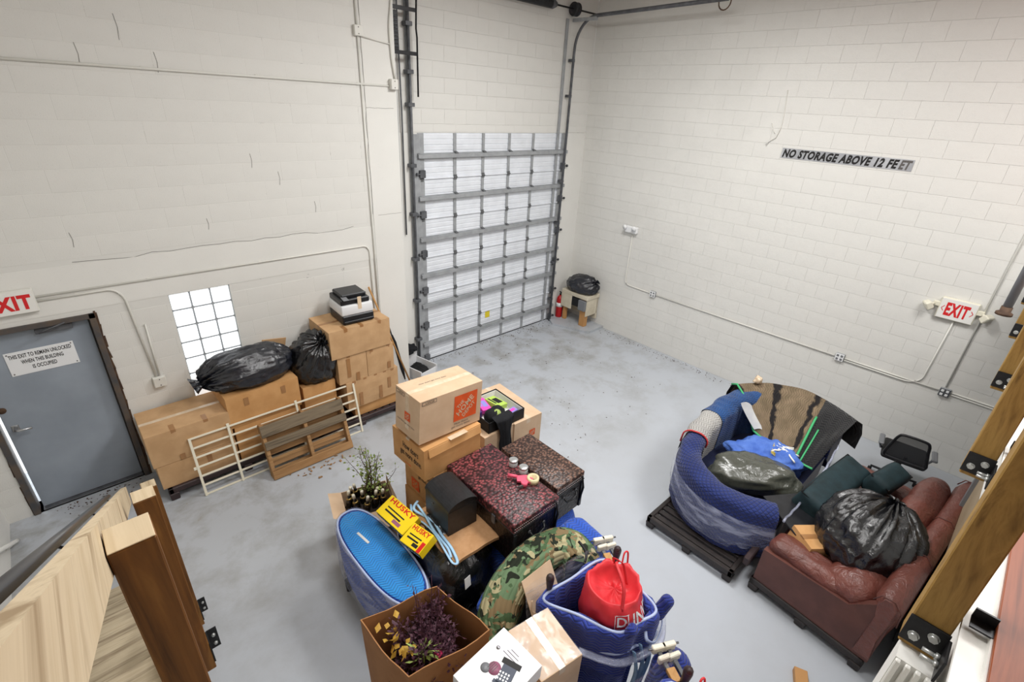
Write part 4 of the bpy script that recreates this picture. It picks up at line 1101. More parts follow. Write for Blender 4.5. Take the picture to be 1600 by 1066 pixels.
part('print', text_mb('How doers\nget more done.', (.0, -.1925, .028), (1, 0, 0), (0, 0, 1), .22, .058, .005), 'ink_grey', b1)
part('print', text_mb('How doers get more done.', (-.3495, .15, .11), (0, -1, 0), (0, 0, 1), .27, .022, .005), 'ink_grey', b1)
part('print', text_mb('How doers get more done.', (-.18, .06, .4302), (1, 0, 0), (0, 1, 0), .30, .022, .005, lift=.0014), 'ink_grey', b1)
part('tape', MB().box((-.348, .0, .24), (.002, .05, .34)), 'clear_tape', b1)
# boxes behind the trunks
carton('carton under the black tray, black cloth hanging over it', (-5.08, -3.14, 0), (.42, .56, 1.05), 0, 'cardboard_pale', tops=True, top_tape=None)
bb = carton('pale moving box behind the brown trunk with a small orange logo', (-4.655, -3.06, 0), (.40, .78, 1.05), RAD(-3.5), 'cardboard_pale', seam='y', top_tape='clear_tape')
logo(bb, (.02, -.3985, .80), (1, 0, 0), (0, 0, 1), .085, 'cardboard_pale')
part('print', rect_mb((-.15, -.3985, .815), (1, 0, 0), (0, 0, 1), .13, .012), 'ink_grey', bb)
ty = thing('display_tray', 'black open tray box filled with small colourful things', 'tray', (-4.955, -3.15, 1.055), RAD(-2))
part('tray', MB().bx(-.25, .25, -.25, .25, 0, .006).bx(-.25, -.242, -.25, .25, 0, .13, .001).bx(.242, .25, -.25, .25, 0, .13, .001).bx(-.25, .25, -.25, -.242, 0, .13, .001).bx(-.25, .25, .242, .25, 0, .13, .001), 'black_matte', ty)
part('white_lining', MB().bx(-.241, .241, -.241, .241, .006, .010).bx(.236, .241, -.241, .241, .01, .118).bx(-.241, .241, .236, .241, .01, .118), 'white_paint', ty)
def item(name, label, cat, mb, mt, loc, rot=(0, 0, 0)): return solo(name, mb, mt, label, cat, loc, rot)
def packet(name, label, mt, mt2, loc, d, rot):
    o = thing(name, label, 'packet', loc, rot); part('box', MB().box((0, 0, d[2] / 2), d, None, .004), mt, o)
    part('print', MB().box((d[0] * .1, 0, d[2]), (d[0] * .5, d[1] * .5, .002)).box((-d[0] * .3, d[1] * .1, d[2]), (d[0] * .15, d[1] * .6, .002)), mt2, o); return o
packet('toy_packet', 'bright pink packet in the black tray', 'toy_pink', 'toy_lilac', (-5.00, -3.03, 1.11), (.12, .22, .05), (.1, .1, -.2))
packet('toy_packet', 'lime green packet with black print in the black tray', 'toy_green', 'black_matte', (-4.85, -3.08, 1.10), (.15, .22, .06), (0, .15, .1))
packet('toy_packet', 'lilac packet at the front edge of the black tray', 'toy_lilac', 'toy_pink', (-4.83, -3.31, 1.09), (.16, .07, .06), (.1, 0, .1))
packet('toy_packet', 'dark purple packet at the back left of the black tray', 'toy_purple', 'toy_lilac', (-5.13, -3.02, 1.07), (.10, .22, .08), (0, 0, -.1))
cpp = thing('cap', 'black cap with a round gold badge in the black tray', 'cap', (-5.02, -3.27, 1.075))
part('crown', moved(blob((.13, .10, .10), 5, .15, 2, .08, 8, 24, 16, -.5), (0, 0, .06)), 'black_cloth', cpp)
part('badge', MB().lathe([(.0, .012), (.035, .01), (.045, 0)], (-.015, -.05, .135), 16, R=Vector((0, -.6, .8)).to_track_quat('Z', 'Y').to_matrix()), 'leaf_lime', cpp)
rows = []
for i in range(22):
    s_ = i / 21; row = []
    for j in range(13):
        u = j / 12 - .5; wd = .24 - .10 * s_ + .03 * sin(s_ * 9)
        x = u * wd + .03 * s_; f = .018 * sin(u * 22 + s_ * 2) * (.3 + s_)
        if s_ < .18: row.append((x, .06 - s_ / .18 * .06 + .0, .03 - .02 * (s_ / .18) + f * .2))
        else: row.append((x, -.012 - .02 * (1 - abs(u * 2)) - abs(f), .01 - (s_ - .18) * .52))
    rows.append(row)
mb = MB(); mb.grid(rows); solo('black_garment', mb, 'black_cloth', 'black garment hanging down in front of the black tray', 'garment', (-5.04, -3.43, 1.20))
# ---- trunks
def trunk(label, loc, dims, mt, lid_mt, rot=0, hasp=True):
    w, d, h = dims; o = thing('storage_chest', label, 'chest', loc, rot)
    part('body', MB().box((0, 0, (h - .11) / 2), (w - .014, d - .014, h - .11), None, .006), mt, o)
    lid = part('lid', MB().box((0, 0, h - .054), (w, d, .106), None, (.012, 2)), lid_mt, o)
    part('lid_edge', MB().bx(-w / 2 - .003, w / 2 + .003, -d / 2 - .003, d / 2 + .003, h - .104, h - .09, .002), 'black_leather', lid)
    for x in (-w / 2, w / 2):
        part('corner_strap', MB().box((x - math.copysign(.018, x), -d / 2 + .002, (h - .11) / 2), (.035, .014, h - .12), None, .003), 'black_leather', o)
    st = MB()
    for i in range(int(w / .02)): st.box((-w / 2 + .01 + i * .02, -d / 2 - .0025, h - .045), (.010, .002, .003)); st.box((-w / 2 + .01 + i * .02, -d / 2 - .0025, h - .075), (.010, .002, .003))
    part('stitching', st, 'cream_cloth', lid, kind='stuff')
    part('handle', MB().tube([(-.085, -d / 2 - .004, h * .60), (-.07, -d / 2 - .03, h * .52), (0, -d / 2 - .036, h * .48), (.07, -d / 2 - .03, h * .52), (.085, -d / 2 - .004, h * .60)], .010, 8), 'black_leather', o)
    for x in (-.085, .085): part('handle_ring', MB().lathe([(.016, 0), (.016, -.008)], (x, -d / 2, h * .60), 10, 'y'), 'galvanized_dark', o)
    part('side_strap', MB().tube([(w / 2 - .05, -d / 2 - .012, h - .03), (w / 2 - .035, -d / 2 - .03, h - .16), (w / 2 - .05, -d / 2 - .012, h * .22)], .012, 6, flat=.4), 'black_leather', o)
    for y in (-.22, .22): part('side_hasp', MB().box((-w / 2 - .004, y * d / .95, h - .12), (.012, .045, .09), None, .003), 'galvanized_dark', o)
    return o
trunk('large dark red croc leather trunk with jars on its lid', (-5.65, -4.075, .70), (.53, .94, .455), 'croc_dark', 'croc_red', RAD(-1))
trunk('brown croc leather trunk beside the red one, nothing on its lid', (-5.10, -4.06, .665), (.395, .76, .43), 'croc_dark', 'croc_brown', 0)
mb = rbox((.98, .82, .66), .14, 6, 3, .02, .02)
solo('quilted_bundle', moved(mb, (0, 0, .33)), 'quilt_royal_o', 'bright blue quilt wrapped block under the two trunks', 'bundle', (-5.40, -4.06, 0))
def jar(label, loc):
    o = thing('glass_jar', label, 'jar', loc, 0, 'jars on the red trunk')
    part('glass', MB().lathe([(.0, 0), (.040, 0), (.042, .01), (.042, .045), (.038, .055), (.038, .06)], (0, 0, 0), 20), 'jar_glass', o)
    part('lid', MB().lathe([(.042, .052), (.043, .068), (.034, .072), (.0, .071)], (0, 0, 0), 20), 'jar_lid', o); return o
jar('glass jar with grey lid, rear one on the red trunk', (-5.435, -4.00, 1.1565))
jar('glass jar with grey lid next to the tape roll on the red trunk', (-5.43, -4.13, 1.1565))
solo('tape_roll', MB().lathe([(.032, 0), (.055, 0), (.055, .048), (.032, .048), (.032, 0)], (0, 0, 0), 28), 'tape_roll', 'pale roll of packing tape on the red trunk lid', 'tape', (-5.445, -4.27, 1.1565))
tg = thing('tape_dispenser', 'pink hand tape dispenser lying on the red trunk', 'tape dispenser', (-5.54, -4.20, 1.158), RAD(-35))
part('grip', MB().tube([(-.10, .06, .03), (-.02, .03, .035)], [.017, .015], 10), 'gun_pink', tg)
part('body_plate', MB().ext([(-.03, -.02), (.09, -.05), (.12, 0), (.07, .05), (-.02, .05)], 'z', .012, .03), 'gun_pink', tg)
part('roller', MB().lathe([(.03, -.02), (.03, .02)], (.03, -.06, .032), 14, 'z'), 'gun_pink', tg)
part('cutter', MB().box((.0, -.085, .02), (.05, .012, .03), (0, 0, .3), .002), 'ink_grey', tg)
solo('folding_cart_arm', MB().tube([(0, .1, 0), (0, 0, 0), (.01, -.32, .0), (-.03, -.40, 0)], .012, 8), 'cream_paint', 'white tube end sticking out right of the brown trunk', 'tube', (-4.80, -3.56, .75))

# ------------------------------------------------------------------ front of the centre pile
# carton with bottles and a shrub
pc = thing('open_carton', 'open carton of bottle necks and a leafy shrub', 'box', (-6.40, -2.93, 0), RAD(-16))
W_, D_, H_ = .46, .40, .54
part('body', MB().bx(-W_ / 2, W_ / 2, -D_ / 2, D_ / 2, 0, .006).bx(-W_ / 2, W_ / 2, -D_ / 2, -D_ / 2 + .006, .006, H_).bx(-W_ / 2, W_ / 2, D_ / 2 - .006, D_ / 2, .006, H_).bx(-W_ / 2, -W_ / 2 + .006, -D_ / 2 + .006, D_ / 2 - .006, .006, H_).bx(W_ / 2 - .006, W_ / 2, -D_ / 2 + .006, D_ / 2 - .006, .006, H_), 'cardboard_pale', pc)
part('flap', MB().box((0, -D_ / 2 - .085, H_ - .035), (W_, .18, .005), (.42, 0, 0)), 'cardboard_pale', pc)
part('flap', MB().poly([(-W_ / 2, -D_ / 2, H_), (-W_ / 2, D_ / 2, H_), (-W_ / 2 - .12, D_ / 2 - .02, H_ + .05), (-W_ / 2 - .12, -D_ / 2 + .02, H_ + .05)]), 'cardboard_pale', pc)
part('flap', MB().poly([(W_ / 2, -D_ / 2, H_), (W_ / 2, D_ / 2 - .05, H_), (W_ / 2 - .01, D_ / 2 - .08, H_ + .16), (W_ / 2 + .02, -D_ / 2 + .0, H_ + .1)]), 'cardboard_pale', pc)
part('filling', moved(blob((.205, .175, .08), 3, .3, 3, .2, 9, 24, 16, -.5), (0, 0, H_ - .10)), 'soil', pc)
rr = random.Random(7)
spots = [(-.17, .02), (-.13, .11), (-.07, .14), (-.10, -.05), (-.03, .02), (-.04, -.10), (.05, -.08), (.11, .02), (.16, .08), (.04, .12), (.14, -.09)]
bnames = ['leftmost', 'tallest', 'rearmost', 'front left', 'central', 'front', 'front right', 'right-hand', 'far right', 'rear right', 'nearest right']
proto = None
c_, s_ = cos(RAD(-16)), sin(RAD(-16))
for (x, y), nm in zip(spots, bnames):
    px, py = -6.40 + c_ * x - s_ * y, -2.93 + s_ * x + c_ * y
    if proto is None:
        o = thing('bottle', '', 'bottle', (0, 0, 0)); proto = o
        part('glass', MB().lathe([(.036, 0), (.036, .10), (.030, .135), (.0145, .16), (.0135, .20)], (0, 0, 0), 14), 'bottle_glass', o)
        part('foil_cap', MB().lathe([(.016, .185), (.016, .225), (.013, .232), (0, .232)], (0, 0, 0), 12), 'cream_paint', o)
        part('shoulder_label', MB().lathe([(.0305, .137), (.022, .150)], (0, 0, 0), 14), 'foil_gold', o)
    else: o = copy_tree(proto)
    o.location = (px, py, H_ - .09 + rr.uniform(-.02, .02)); o.rotation_euler = (rr.uniform(-.15, .15), rr.uniform(-.15, .15), 0)
    o['label'] = nm + ' dark bottle neck standing in the shrub carton'; o['group'] = 'bottles in the open carton'
def leaf(mb, p, d, l, w, rnd):
    d = d.normalized(); s_ = d.cross(Vector((rnd.uniform(-1, 1), rnd.uniform(-1, 1), rnd.uniform(.2, 1)))).normalized(); u = s_.cross(d)
    n = len(mb.v); mb.v += [p, p + d * l * .5 + s_ * w / 2 - u * w * .12, p + d * l, p + d * l * .5 - s_ * w / 2 - u * w * .12, p + d * l * .5]
    mb.face((n, n + 1, n + 2, n + 4), None, 0, True); mb.face((n, n + 4, n + 2, n + 3), None, 0, True)
def shrub(seed, h, n, spread, base=.05, leaves=20, l=(.025, .05), bias=(0, 0), droop=0):
    rnd = random.Random(seed); stems, lf = MB(), MB()
    for i in range(n):
        a = rnd.uniform(0, 2 * pi); hh = h * rnd.uniform(.55, 1); P = [Vector((rnd.uniform(-base, base), rnd.uniform(-base, base), 0))]
        k = 7; dx, dy = cos(a) * spread * rnd.random() + bias[0], sin(a) * spread * rnd.random() + bias[1]
        for j in range(1, k + 1):
            t = j / k; P.append(Vector((P[0].x + dx * t ** 1.3 + rnd.uniform(-.012, .012), P[0].y + dy * t ** 1.3 + rnd.uniform(-.012, .012), hh * (t - droop * t * t))))
        stems.tube(P, [.005 * (1 - j / (k + 1)) + .0012 for j in range(k + 1)], 5)
        for q in range(leaves):
            t = rnd.uniform(.15, 1); j = min(k - 1, int(t * k)); p = P[j].lerp(P[j + 1], t * k - j)
            d = Vector((rnd.uniform(-1, 1), rnd.uniform(-1, 1), rnd.uniform(-.3, .8)))
            tw = rnd.uniform(.02, .06); e = p + d.normalized() * tw; stems.tube([p, e], .0012, 3, cap=False)
            L = rnd.uniform(*l); leaf(lf, e, d, L, L * .6, rnd)
    return stems, lf
o = thing('shrub', 'leafy green shrub growing out of the bottle carton', 'plant', (-6.33, -2.90, .50))
a, b = shrub(5, .74, 11, .20, .03, 24, (.02, .042), (-.02, .03)); part('stem', a, 'stem_brown', o); part('foliage', b, 'leaf_green', o, kind='stuff')
a, b = shrub(8, .34, 6, .18, .10, 12, (.025, .05), (.10, -.06)); part('stem', a, 'stem_brown', o); part('foliage', b, 'leaf_lime', o, kind='stuff')

# bright blue quilted chair lying in stretch wrap
def oval(w, l, n=40, p=2.6):
    return [(math.copysign(abs(cos(2 * pi * i / n)) ** (2 / p), cos(2 * pi * i / n)) * w, math.copysign(abs(sin(2 * pi * i / n)) ** (2 / p), sin(2 * pi * i / n)) * l) for i in range(n)]
qo = thing('quilted_ottoman', 'bright blue quilted long ottoman in clear stretch wrap at the pile left', 'ottoman', (-6.71, -3.76, 0), RAD(2))
ov = oval(1, 1); prof = [(.12, .80, .90), (.20, .86, .95), (.40, .93, .98), (.58, .98, 1.0), (.66, 1.0, 1.0), (.71, .99, .99), (.745, .93, .955), (.757, .85, .90), (.756, .5, .6), (.758, .2, .25)]
def tilt(y): return .0
rows = [[(x * .205 * a, y * .60 * b, z + .03 * (y * b)) for x, y in ov] for z, a, b in prof]
mb = MB(); mb.grid(rows[:8], cv=True); part('side_quilt', mb, 'quilt_royal_o', qo)
mb = MB(); mb.grid(rows[6:], cv=True); mb.poly(rows[-1]); part('top_quilt', mb, 'quilt_bright_o', qo, 'bright blue zigzag quilted top')
part('edge_binding', MB().tube([(x * .205 * .935, y * .60 * .955, .748 + .03 * y * .93) for x, y in oval(1, 1, 60)], .010, 6, closed=True), 'pale_binding', qo)
rows = []
for z, a, b in ((.05, .86, .95), (.15, .97, 1.0), (.3, 1.07, 1.03), (.5, 1.07, 1.03), (.66, 1.06, 1.025), (.74, 1.02, 1.0), (.772, .95, .96)):
    rows.append([(x * .205 * a + .008 * nz((x * 2, y * 5, z * 8), 2, 3), y * .60 * b + .008 * nz((x * 2, y * 5, z * 8), 2, 9), z + .03 * y * b + .006 * nz((x * 3, y * 6, z), 2, 5)) for x, y in oval(1, 1, 64)])
mb = MB(); mb.grid(rows, cv=True); part('stretch_wrap', mb, 'stretch_wrap_thick', qo, 'clear stretch wrap shell')
part('white_tab', MB().box((-.03, .22, .769), (.022, .16, .006), (0.03, 0, RAD(6)), .002), 'cream_cloth', qo)
for x, y in ((-.13, -.42), (.13, -.42), (-.13, .42), (.13, .42)): part('leg', MB().lathe([(.022, 0), (.03, .13)], (x, y, 0), 12), 'black_matte', qo)

# black bagged bundle with boxes, pad, mailbox on it
bd = thing('bagged_bundle', 'large black plastic bagged bundle under the tan pad', 'bundle', (-6.20, -4.00, 0))
part('bag', moved(rbox((.58, .78, .84), .16, 5, 6, .07, .03, 3.5), (0, 0, .42)), 'bag_black', bd)
part('paper_tag', MB().box((-.10, -.425, .70), (.07, .004, .09), (-.25, .15, .2)), 'cream_cloth', bd)
def husky(label, loc, rot, d, sub):
    o = thing('bag_box', label, 'box', loc, rot); w, l, h = d
    part('carton', MB().box((0, 0, h / 2), d, None, .002), 'husky_yellow', o)
    part('black_side', MB().bx(-w / 2 - .0012, -w / 2, -l / 2, l / 2, .0, h * .72), 'ink_black', o)
    part('lettering', text_mb('HUSKY', (w * .22 - .0, l * .42, h), (0, -1, 0), (1, 0, 0), l * .84, w * .24, .03), 'husky_red', o)
    part('lettering', text_mb(sub, (-w / 2 - .0012, l * .44, h * .18), (0, -1, 0), (0, 0, 1), l * .88, h * .38, .02), 'sign_white', o)
    part('print', rect_mb((-w * .02, l * .35, h), (0, -1, 0), (1, 0, 0), l * .6, w * .06).quad((-w * .2, l * .35, h + .001), (-w * .2, -l * .2, h + .001), (-w * .12, -l * .2, h + .001), (-w * .12, l * .35, h + .001)), 'ink_black', o)
    part('print_block', rect_mb((-w * .40, -l * .02, h), (0, -1, 0), (1, 0, 0), l * .26, w * .16), 'mauve_print' if l > .3 else 'ink_black', o)
    part('print_stripe', rect_mb((-w * .5, -l * .32, h), (0, -1, 0), (1, 0, 0), l * .16, w * .5), 'husky_yellow' if l > .3 else 'husky_red', o)
    return o
husky('yellow bag box with red lettering, upper one by the blue ottoman', (-6.45, -3.66, .885), (RAD(4), RAD(-20), RAD(6)), (.19, .36, .085), 'CONTRACTOR BAGS')
husky('yellow bag box with red lettering, lower one toward the camera', (-6.465, -4.00, .895), (RAD(-6), RAD(-20), RAD(10)), (.18, .24, .085), '18 BAGS')
rows = []
for i in range(15):
    row = []
    for j in range(21):
        x, y = (i / 14 - .5) * .46, (j / 20 - .5) * .66; e = max(0, abs(i / 14 - .5) * 2 - .75) + max(0, abs(j / 20 - .5) * 2 - .75)
        row.append((x, y, .035 - .12 * e ** 2 + .006 * nz((x, y, 0), 9, 2)))
    rows.append(row)
pd = thing('furniture_pad', 'tan folded furniture pad under the black mailbox', 'pad', (-6.11, -4.02, .865), RAD(-3))
mb = MB(); mb.grid(rows); mb.grid([[(p[0], p[1], p[2] - .03) for p in r] for r in rows], flip=True)
ed = [r[0] for r in rows] + rows[-1][1:] + [r[-1] for r in rows[::-1]][1:] + rows[0][::-1][1:-1]
mb.grid([ed, [(p[0], p[1], p[2] - .03) for p in ed]], cv=True); part('pad', mb, 'tan_pad', pd)
part('pad_fold', MB().tube([(-.235, .33, .0), (-.24, 0, .008), (-.235, -.30, -.03)], .018, 8), 'tan_pad', pd)
sb = thing('strap', 'looped light blue strap lying on the tan pad', 'strap', (-6.28, -4.0, .91))
L1 = catmull([(.05, .40, -.0), (-.03, .33, .0), (.02, .12, .0), (-.01, -.06, .0), (-.03, -.22, .005), (-.06, -.34, -.02), (-.10, -.33, -.01), (-.085, -.20, .01), (-.05, -.02, .005), (-.05, .14, .0), (-.08, .27, -.0), (-.02, .40, -.0)], 6)
part('webbing', MB().tube(L1, .013, 6, flat=.45), 'light_blue_binding', sb)
L2 = catmull([(.02, .36, .008), (-.0, .2, .008), (-.035, .02, .008), (-.055, -.2, .01), (-.085, -.29, .0)], 6); part('webbing', MB().tube(L2, .011, 6, flat=.45), 'light_blue_binding', sb)
mx_ = thing('mailbox', 'black round-topped wall mailbox standing on the tan pad', 'mailbox', (-6.10, -3.93, .905), RAD(-3.5))
w, d, h = .29, .36, .255; arc = [(w / 2 * cos(a) * 1.0, h + .075 * sin(a)) for a in [pi * i / 16 for i in range(17)]]
part('body', MB().ext([(-w / 2, 0), (w / 2, 0)] + arc[0:], 'y', -d / 2, d / 2 - .001), 'black_leather', mx_)
part('lid', MB().ext([(x * 1.03, z + .004) for x, z in arc] + [(x * .99, z - .0) for x, z in arc[::-1]], 'y', -d / 2 - .012, d / 2 + .004), 'black_leather', mx_)
part('front_seam', MB().bx(-w / 2 + .004, w / 2 - .004, -d / 2 - .002, -d / 2, h - .006, h - .002), 'black_matte', mx_)
part('lock', MB().lathe([(0, -.006), (.010, -.005), (.010, 0)], (-w / 2 - .0, .06, h * .72), 10, 'x'), 'galvanized_dark', mx_)
# wrapped roll under the bundle
bl = thing('wrapped_roll', 'black plastic wrapped roll with clear tape below the bagged bundle', 'roll', (-6.26, -4.62, .0))
part('roll', moved(rbox((.42, .40, .44), .15, 5, 11, .03, .03, 3), (0, 0, .22)), 'bag_navy', bl)
part('tape_band', MB().tube([(-.21 * cos(a) * 1.02, -.07 + .0 * a, .24 + .235 * sin(a)) for a in [pi * (i / 14 * .9 + .05) for i in range(15)]], .045, 6, flat=.08), 'stretch_wrap_thick', bl)
part('blue_cloth', moved(rbox((.20, .26, .10), .05, 4, 2, .012, .01), (.10, .02, .455), (0.2, .2, .5)), 'quilt_royal_o', bl)

# camouflage quilt over a barrel chair back
cpath = catmull([(-6.44, -5.02, .55), (-6.37, -4.86, .80), (-6.16, -4.76, .93), (-5.95, -4.73, .98), (-5.74, -4.76, 1.02), (-5.60, -4.84, 1.03), (-5.60, -4.99, 1.0), (-5.66, -5.04, .96)], 7)
def cprof(i, t):
    z0 = cpath[i].z; k = min(1, t * 6, (1 - t) * 8 + .6)
    pr = [(-.12, -.30), (-.135, -.14)]
    for a in range(0, 9): pr.append((.01 - .145 * cos(pi * a / 8), .10 * sin(pi * a / 8) - .06))
    return pr + [(.165, -.25), (.16, -z0 * .6), (.15, -z0 * .97 + .02)]
cq = thing('camouflage_quilt', 'camouflage quilt draped over a curved chair back', 'quilt', (0, 0, 0))
cq.location = (-5.98, -4.85, 0); off = Vector((-5.98, -4.85, 0))
mb = sweep(cpath, cprof, disp=lambda p, n: n * .012 * fbm(p, 4, 3) + Vector((0, 0, .010 * nz(p, 6, 1))), closed_prof=False, cap=False, out=1)
mb.v = [v - off for v in mb.v]; part('quilt', mb, 'camo_quilt', cq)
part('black_hem', MB().tube([Vector(p) + Vector((0.02, -.02, .035)) - off for p in cpath[-12:]], .012, 6), 'black_matte', cq)
mb = MB(); mb.box((.02, .02, .40), (.66, .14, .76), (0, 0, -.1), .05); part('chair_core', mb, 'black_matte', cq)
solo('cardboard_sheet', MB().box((0, 0, 0), (.34, .006, .30), (RAD(-35), RAD(8), RAD(4))), 'cardboard_pale', 'plain cardboard sheet tucked inside the camouflage quilted chair', 'cardboard', (-6.01, -4.96, .90))
cs = solo('string', MB().tube(catmull([(-.06, 0, .05), (-.08, -.02, -.02), (-.05, -.05, -.06), (-.09, -.05, -.10), (-.06, -.06, -.03)], 5), .004, 5), 'cardboard_pale', 'twisted paper string beside the cardboard sheet', 'string', (-6.10, -5.0, .90))
solo('quilted_bundle', moved(rbox((.36, .48, .92), .13, 6, 17, .02, .02), (0, 0, .46)), 'quilt_royal_o', 'royal blue quilt wrapped bundle right of the camouflage quilt', 'bundle', (-5.36, -4.84, 0))

# wooden bar clamps
def clamp_set(label, loc, rot):
    o = thing('bar_clamp', label, 'clamp', loc, rot)
    for x in (-.035, .04):
        part('bar', MB().box((x, -.02, .012), (.028, .24, .020), None, .002), 'galvanized_dark', o)
        j = part('jaw', MB().box((x, .07, .03), (.10, .035, .06), None, .006), 'cream_paint', o)
        part('jaw_screw', MB().tube([(x - .075, .07, .04), (x + .075, .07, .04)], .008, 8), 'steel_bright', j)
        part('jaw', MB().box((x, .0, .03), (.09, .03, .055), (0, 0, .1), .006), 'cream_paint', o)
    part('wood_block', MB().box((-.03, -.11, .03), (.06, .09, .03), None, .003), 'handle_wood', o)
    return o
# navy wrapped chair with a red tote
def wrapped_chair(label, loc, bag_label, rot=0):
    o = thing('wrapped_chair', label, 'chair', loc, rot)
    q = [(-.28, .31, .96), (-.02, .27, 1.0), (.28, .20, 1.03), (.30, -.06, 1.0), (.27, -.28, .97), (.10, -.25, .96), (-.09, -.20, .98), (-.20, .05, .99)]
    path = catmull(q, 7, closed=True)
    def pf(i, t):
        z = path[i].z; pr = [(-.03, -.42), (-.035, -.06)] + [(-.035 * cos(pi * a / 6), .03 * sin(pi * a / 6)) for a in range(7)] + [(.05, -.18), (.04, -.42), (.075, -.66), (.07, -z + .012)]
        return pr
    mb = sweep(path, pf, disp=lambda p, n: n * .018 * fbm(p, 5, 8) + n * .012 * sin(p.x * 34 + p.y * 27 + 3 * nz(p, 3, 2)), closed_prof=False, cap=False, closed=True, out=-1)
    part('quilt', mb, 'quilt_navy', o)
    part('seat_inside', MB().poly([(p.x * .95, p.y * .95, .62) for p in path]), 'black_cloth', o)
    part('edge_binding', MB().tube([p + Vector((0, 0, .028)) for p in path], .011, 6, closed=True), 'pale_binding', o)
    part('edge_binding', MB().tube([p + (p - Vector((0, 0, p.z))) * .10 + Vector((0, 0, -.20 + .03 * sin(i * .35))) for i, p in enumerate(path)][20:52], .012, 6), 'pale_binding', o)
    for x0 in (.02, .10, .19): part('hanging_strip', MB().tube(catmull([(x0, -.30, .80), (x0 + .01, -.345, .6), (x0 - .02, -.335, .3), (x0 + .0, -.34, .05)], 6), .016, 6, flat=.3), 'light_blue_binding', o)
    for x, y in ((-.19, .34), (.39, .17)):
        part('finial', MB().tube(catmull([(x, y, .70), (x + .005, y, .96), (x - .01, y - .01, 1.04), (x - .02, y - .015, 1.14), (x - .05, y - .03, 1.17)], 5), [.022] * 10 + [.024, .026, .028, .030, .031, .030, .027, .024, .022, .018, .01], 10), 'pallet_brown', o)
    part('knot_ear', moved(rbox((.10, .10, .22), .045, 5, 2, .008), (.33, -.30, .99), (.2, .35, 0)), 'quilt_navy_o', o)
    part('knot_ear', moved(rbox((.09, .07, .12), .035, 5, 4, .008), (-.02, -.26, 1.02), (.3, 0, .2)), 'quilt_navy_o', o)
    part('tape_band', MB().tube(catmull([(-.30, -.06, .86), (-.14, -.26, .80), (.06, -.335, .76), (.24, -.37, .78), (.36, -.30, .86)], 6), .03, 6, flat=.10), 'stretch_wrap_thick', o)
    part('loop_tape', MB().tube(catmull([(.16, -.28, .90), (.12, -.33, .86), (.20, -.36, .80), (.29, -.34, .88), (.30, -.30, .98)], 6), .013, 6, flat=.4), 'pale_binding', o)
    rows = []
    for i in range(14):
        t = i / 13; x = -.36 + .86 * t; y = .42 - .13 * t
        rows.append([(x + .01 * nz((t * 9, k, 0), 1, 2), y + .02 * sin(t * 17 + k) * .4 - .02 * k, 1.06 + .05 * t - .13 * k + .02 * nz((t * 6, k * 2, 1), 1, 6)) for k in range(6)])
    mb = MB(); mb.grid(rows); part('stretch_wrap', mb, 'stretch_wrap', o, 'clear stretch wrap over the chair back')
    # tote
    b = thing('tote_bag', bag_label, 'bag', (loc[0] + .11, loc[1] - .015, .665), rot)
    def tf(d):
        k = 1 + .10 * nz(d, 1.1, 4) * 2 + .09 * (ridge(d, 1.1, 7) - 1) - .05 * abs(sin(5 * math.atan2(d.y, d.x) + 2 * d.z + 1)) * max(0, d.z + .3); return Vector((d.x * .225 * k, d.y * .215 * k, d.z * .32 * k + .32))
    rows = []
    for i in range(33):
        a = pi * i / 32; row = []
        for j in range(56):
            ph = 2 * pi * j / 56; dd = Vector((math.copysign(abs(sin(a)) ** .7, sin(a)) * cos(ph), sin(a) ** .7 * sin(ph) if sin(a) > 0 else 0, cos(a)))
            p = tf(dd)
            if cos(a) > .6: p.z -= .22 * (cos(a) - .6) / .4
            p.z = max(p.z, .01); row.append(p)
        rows.append(row)
    mb = MB(); mb.grid(rows, cv=True, flip=True); part('bag', mb, 'red_fabric', b)
    for s_ in (-1, 1):
        part('strap', MB().tube(catmull([(s_ * .10 - .03, s_ * .05 - .10, .46), (s_ * .07, s_ * .05 - .05, .60), (.02 + s_ * .02, .02, .655), (.07, .07 + s_ * .02, .60), (.12, .10, .50)], 6), .012, 6, flat=.35), 'red_fabric', b)
    part('strap_loop', MB().tube(catmull([(.16, .06, .47), (.20, .08, .56), (.235, .07, .55), (.225, .05, .44)], 5), .007, 6), 'red_fabric', b)
    part('pocket', MB().grid([[Vector((-.13 + .20 * u, -.19 - .0 * u, .22 + .16 * v_)) + Vector((0, -.035 + .05 * abs(u - .5), .0)) for v_ in (0, .5, 1)] for u in (0, .25, .5, .75, 1)]), 'red_fabric', b)
    nrm = Vector((-.25, -1, .1)).normalized(); xd = Vector((1, -.25, 0)).normalized(); yd = Vector((.0, .1, 1)).normalized()
    def onbag(p):
        d = Vector((p.x / .225, p.y / .215, (p.z - .32) / .32)); s_ = hypot(d.x, d.y); ph = math.atan2(d.y, d.x); zz = max(-.95, min(.95, d.z)); a = math.acos(zz)
        q_ = tf(Vector((sin(a) ** .7 * cos(ph), sin(a) ** .7 * sin(ph), zz))); c = Vector((0, 0, q_.z)); return c + (q_ - c) * 1.02 + Vector((0, 0, 0))
    t = MB(); text_mb('INVES', Vector((-.06, -.21, .33)), xd, yd, .26, .095, .02, mb=t, fn=onbag); text_mb('D', Vector((-.18, -.17, .335)), xd, yd, .078, .08, .02, mb=t, fn=onbag); part('lettering', t, 'sign_white', b)
    fr = MB()
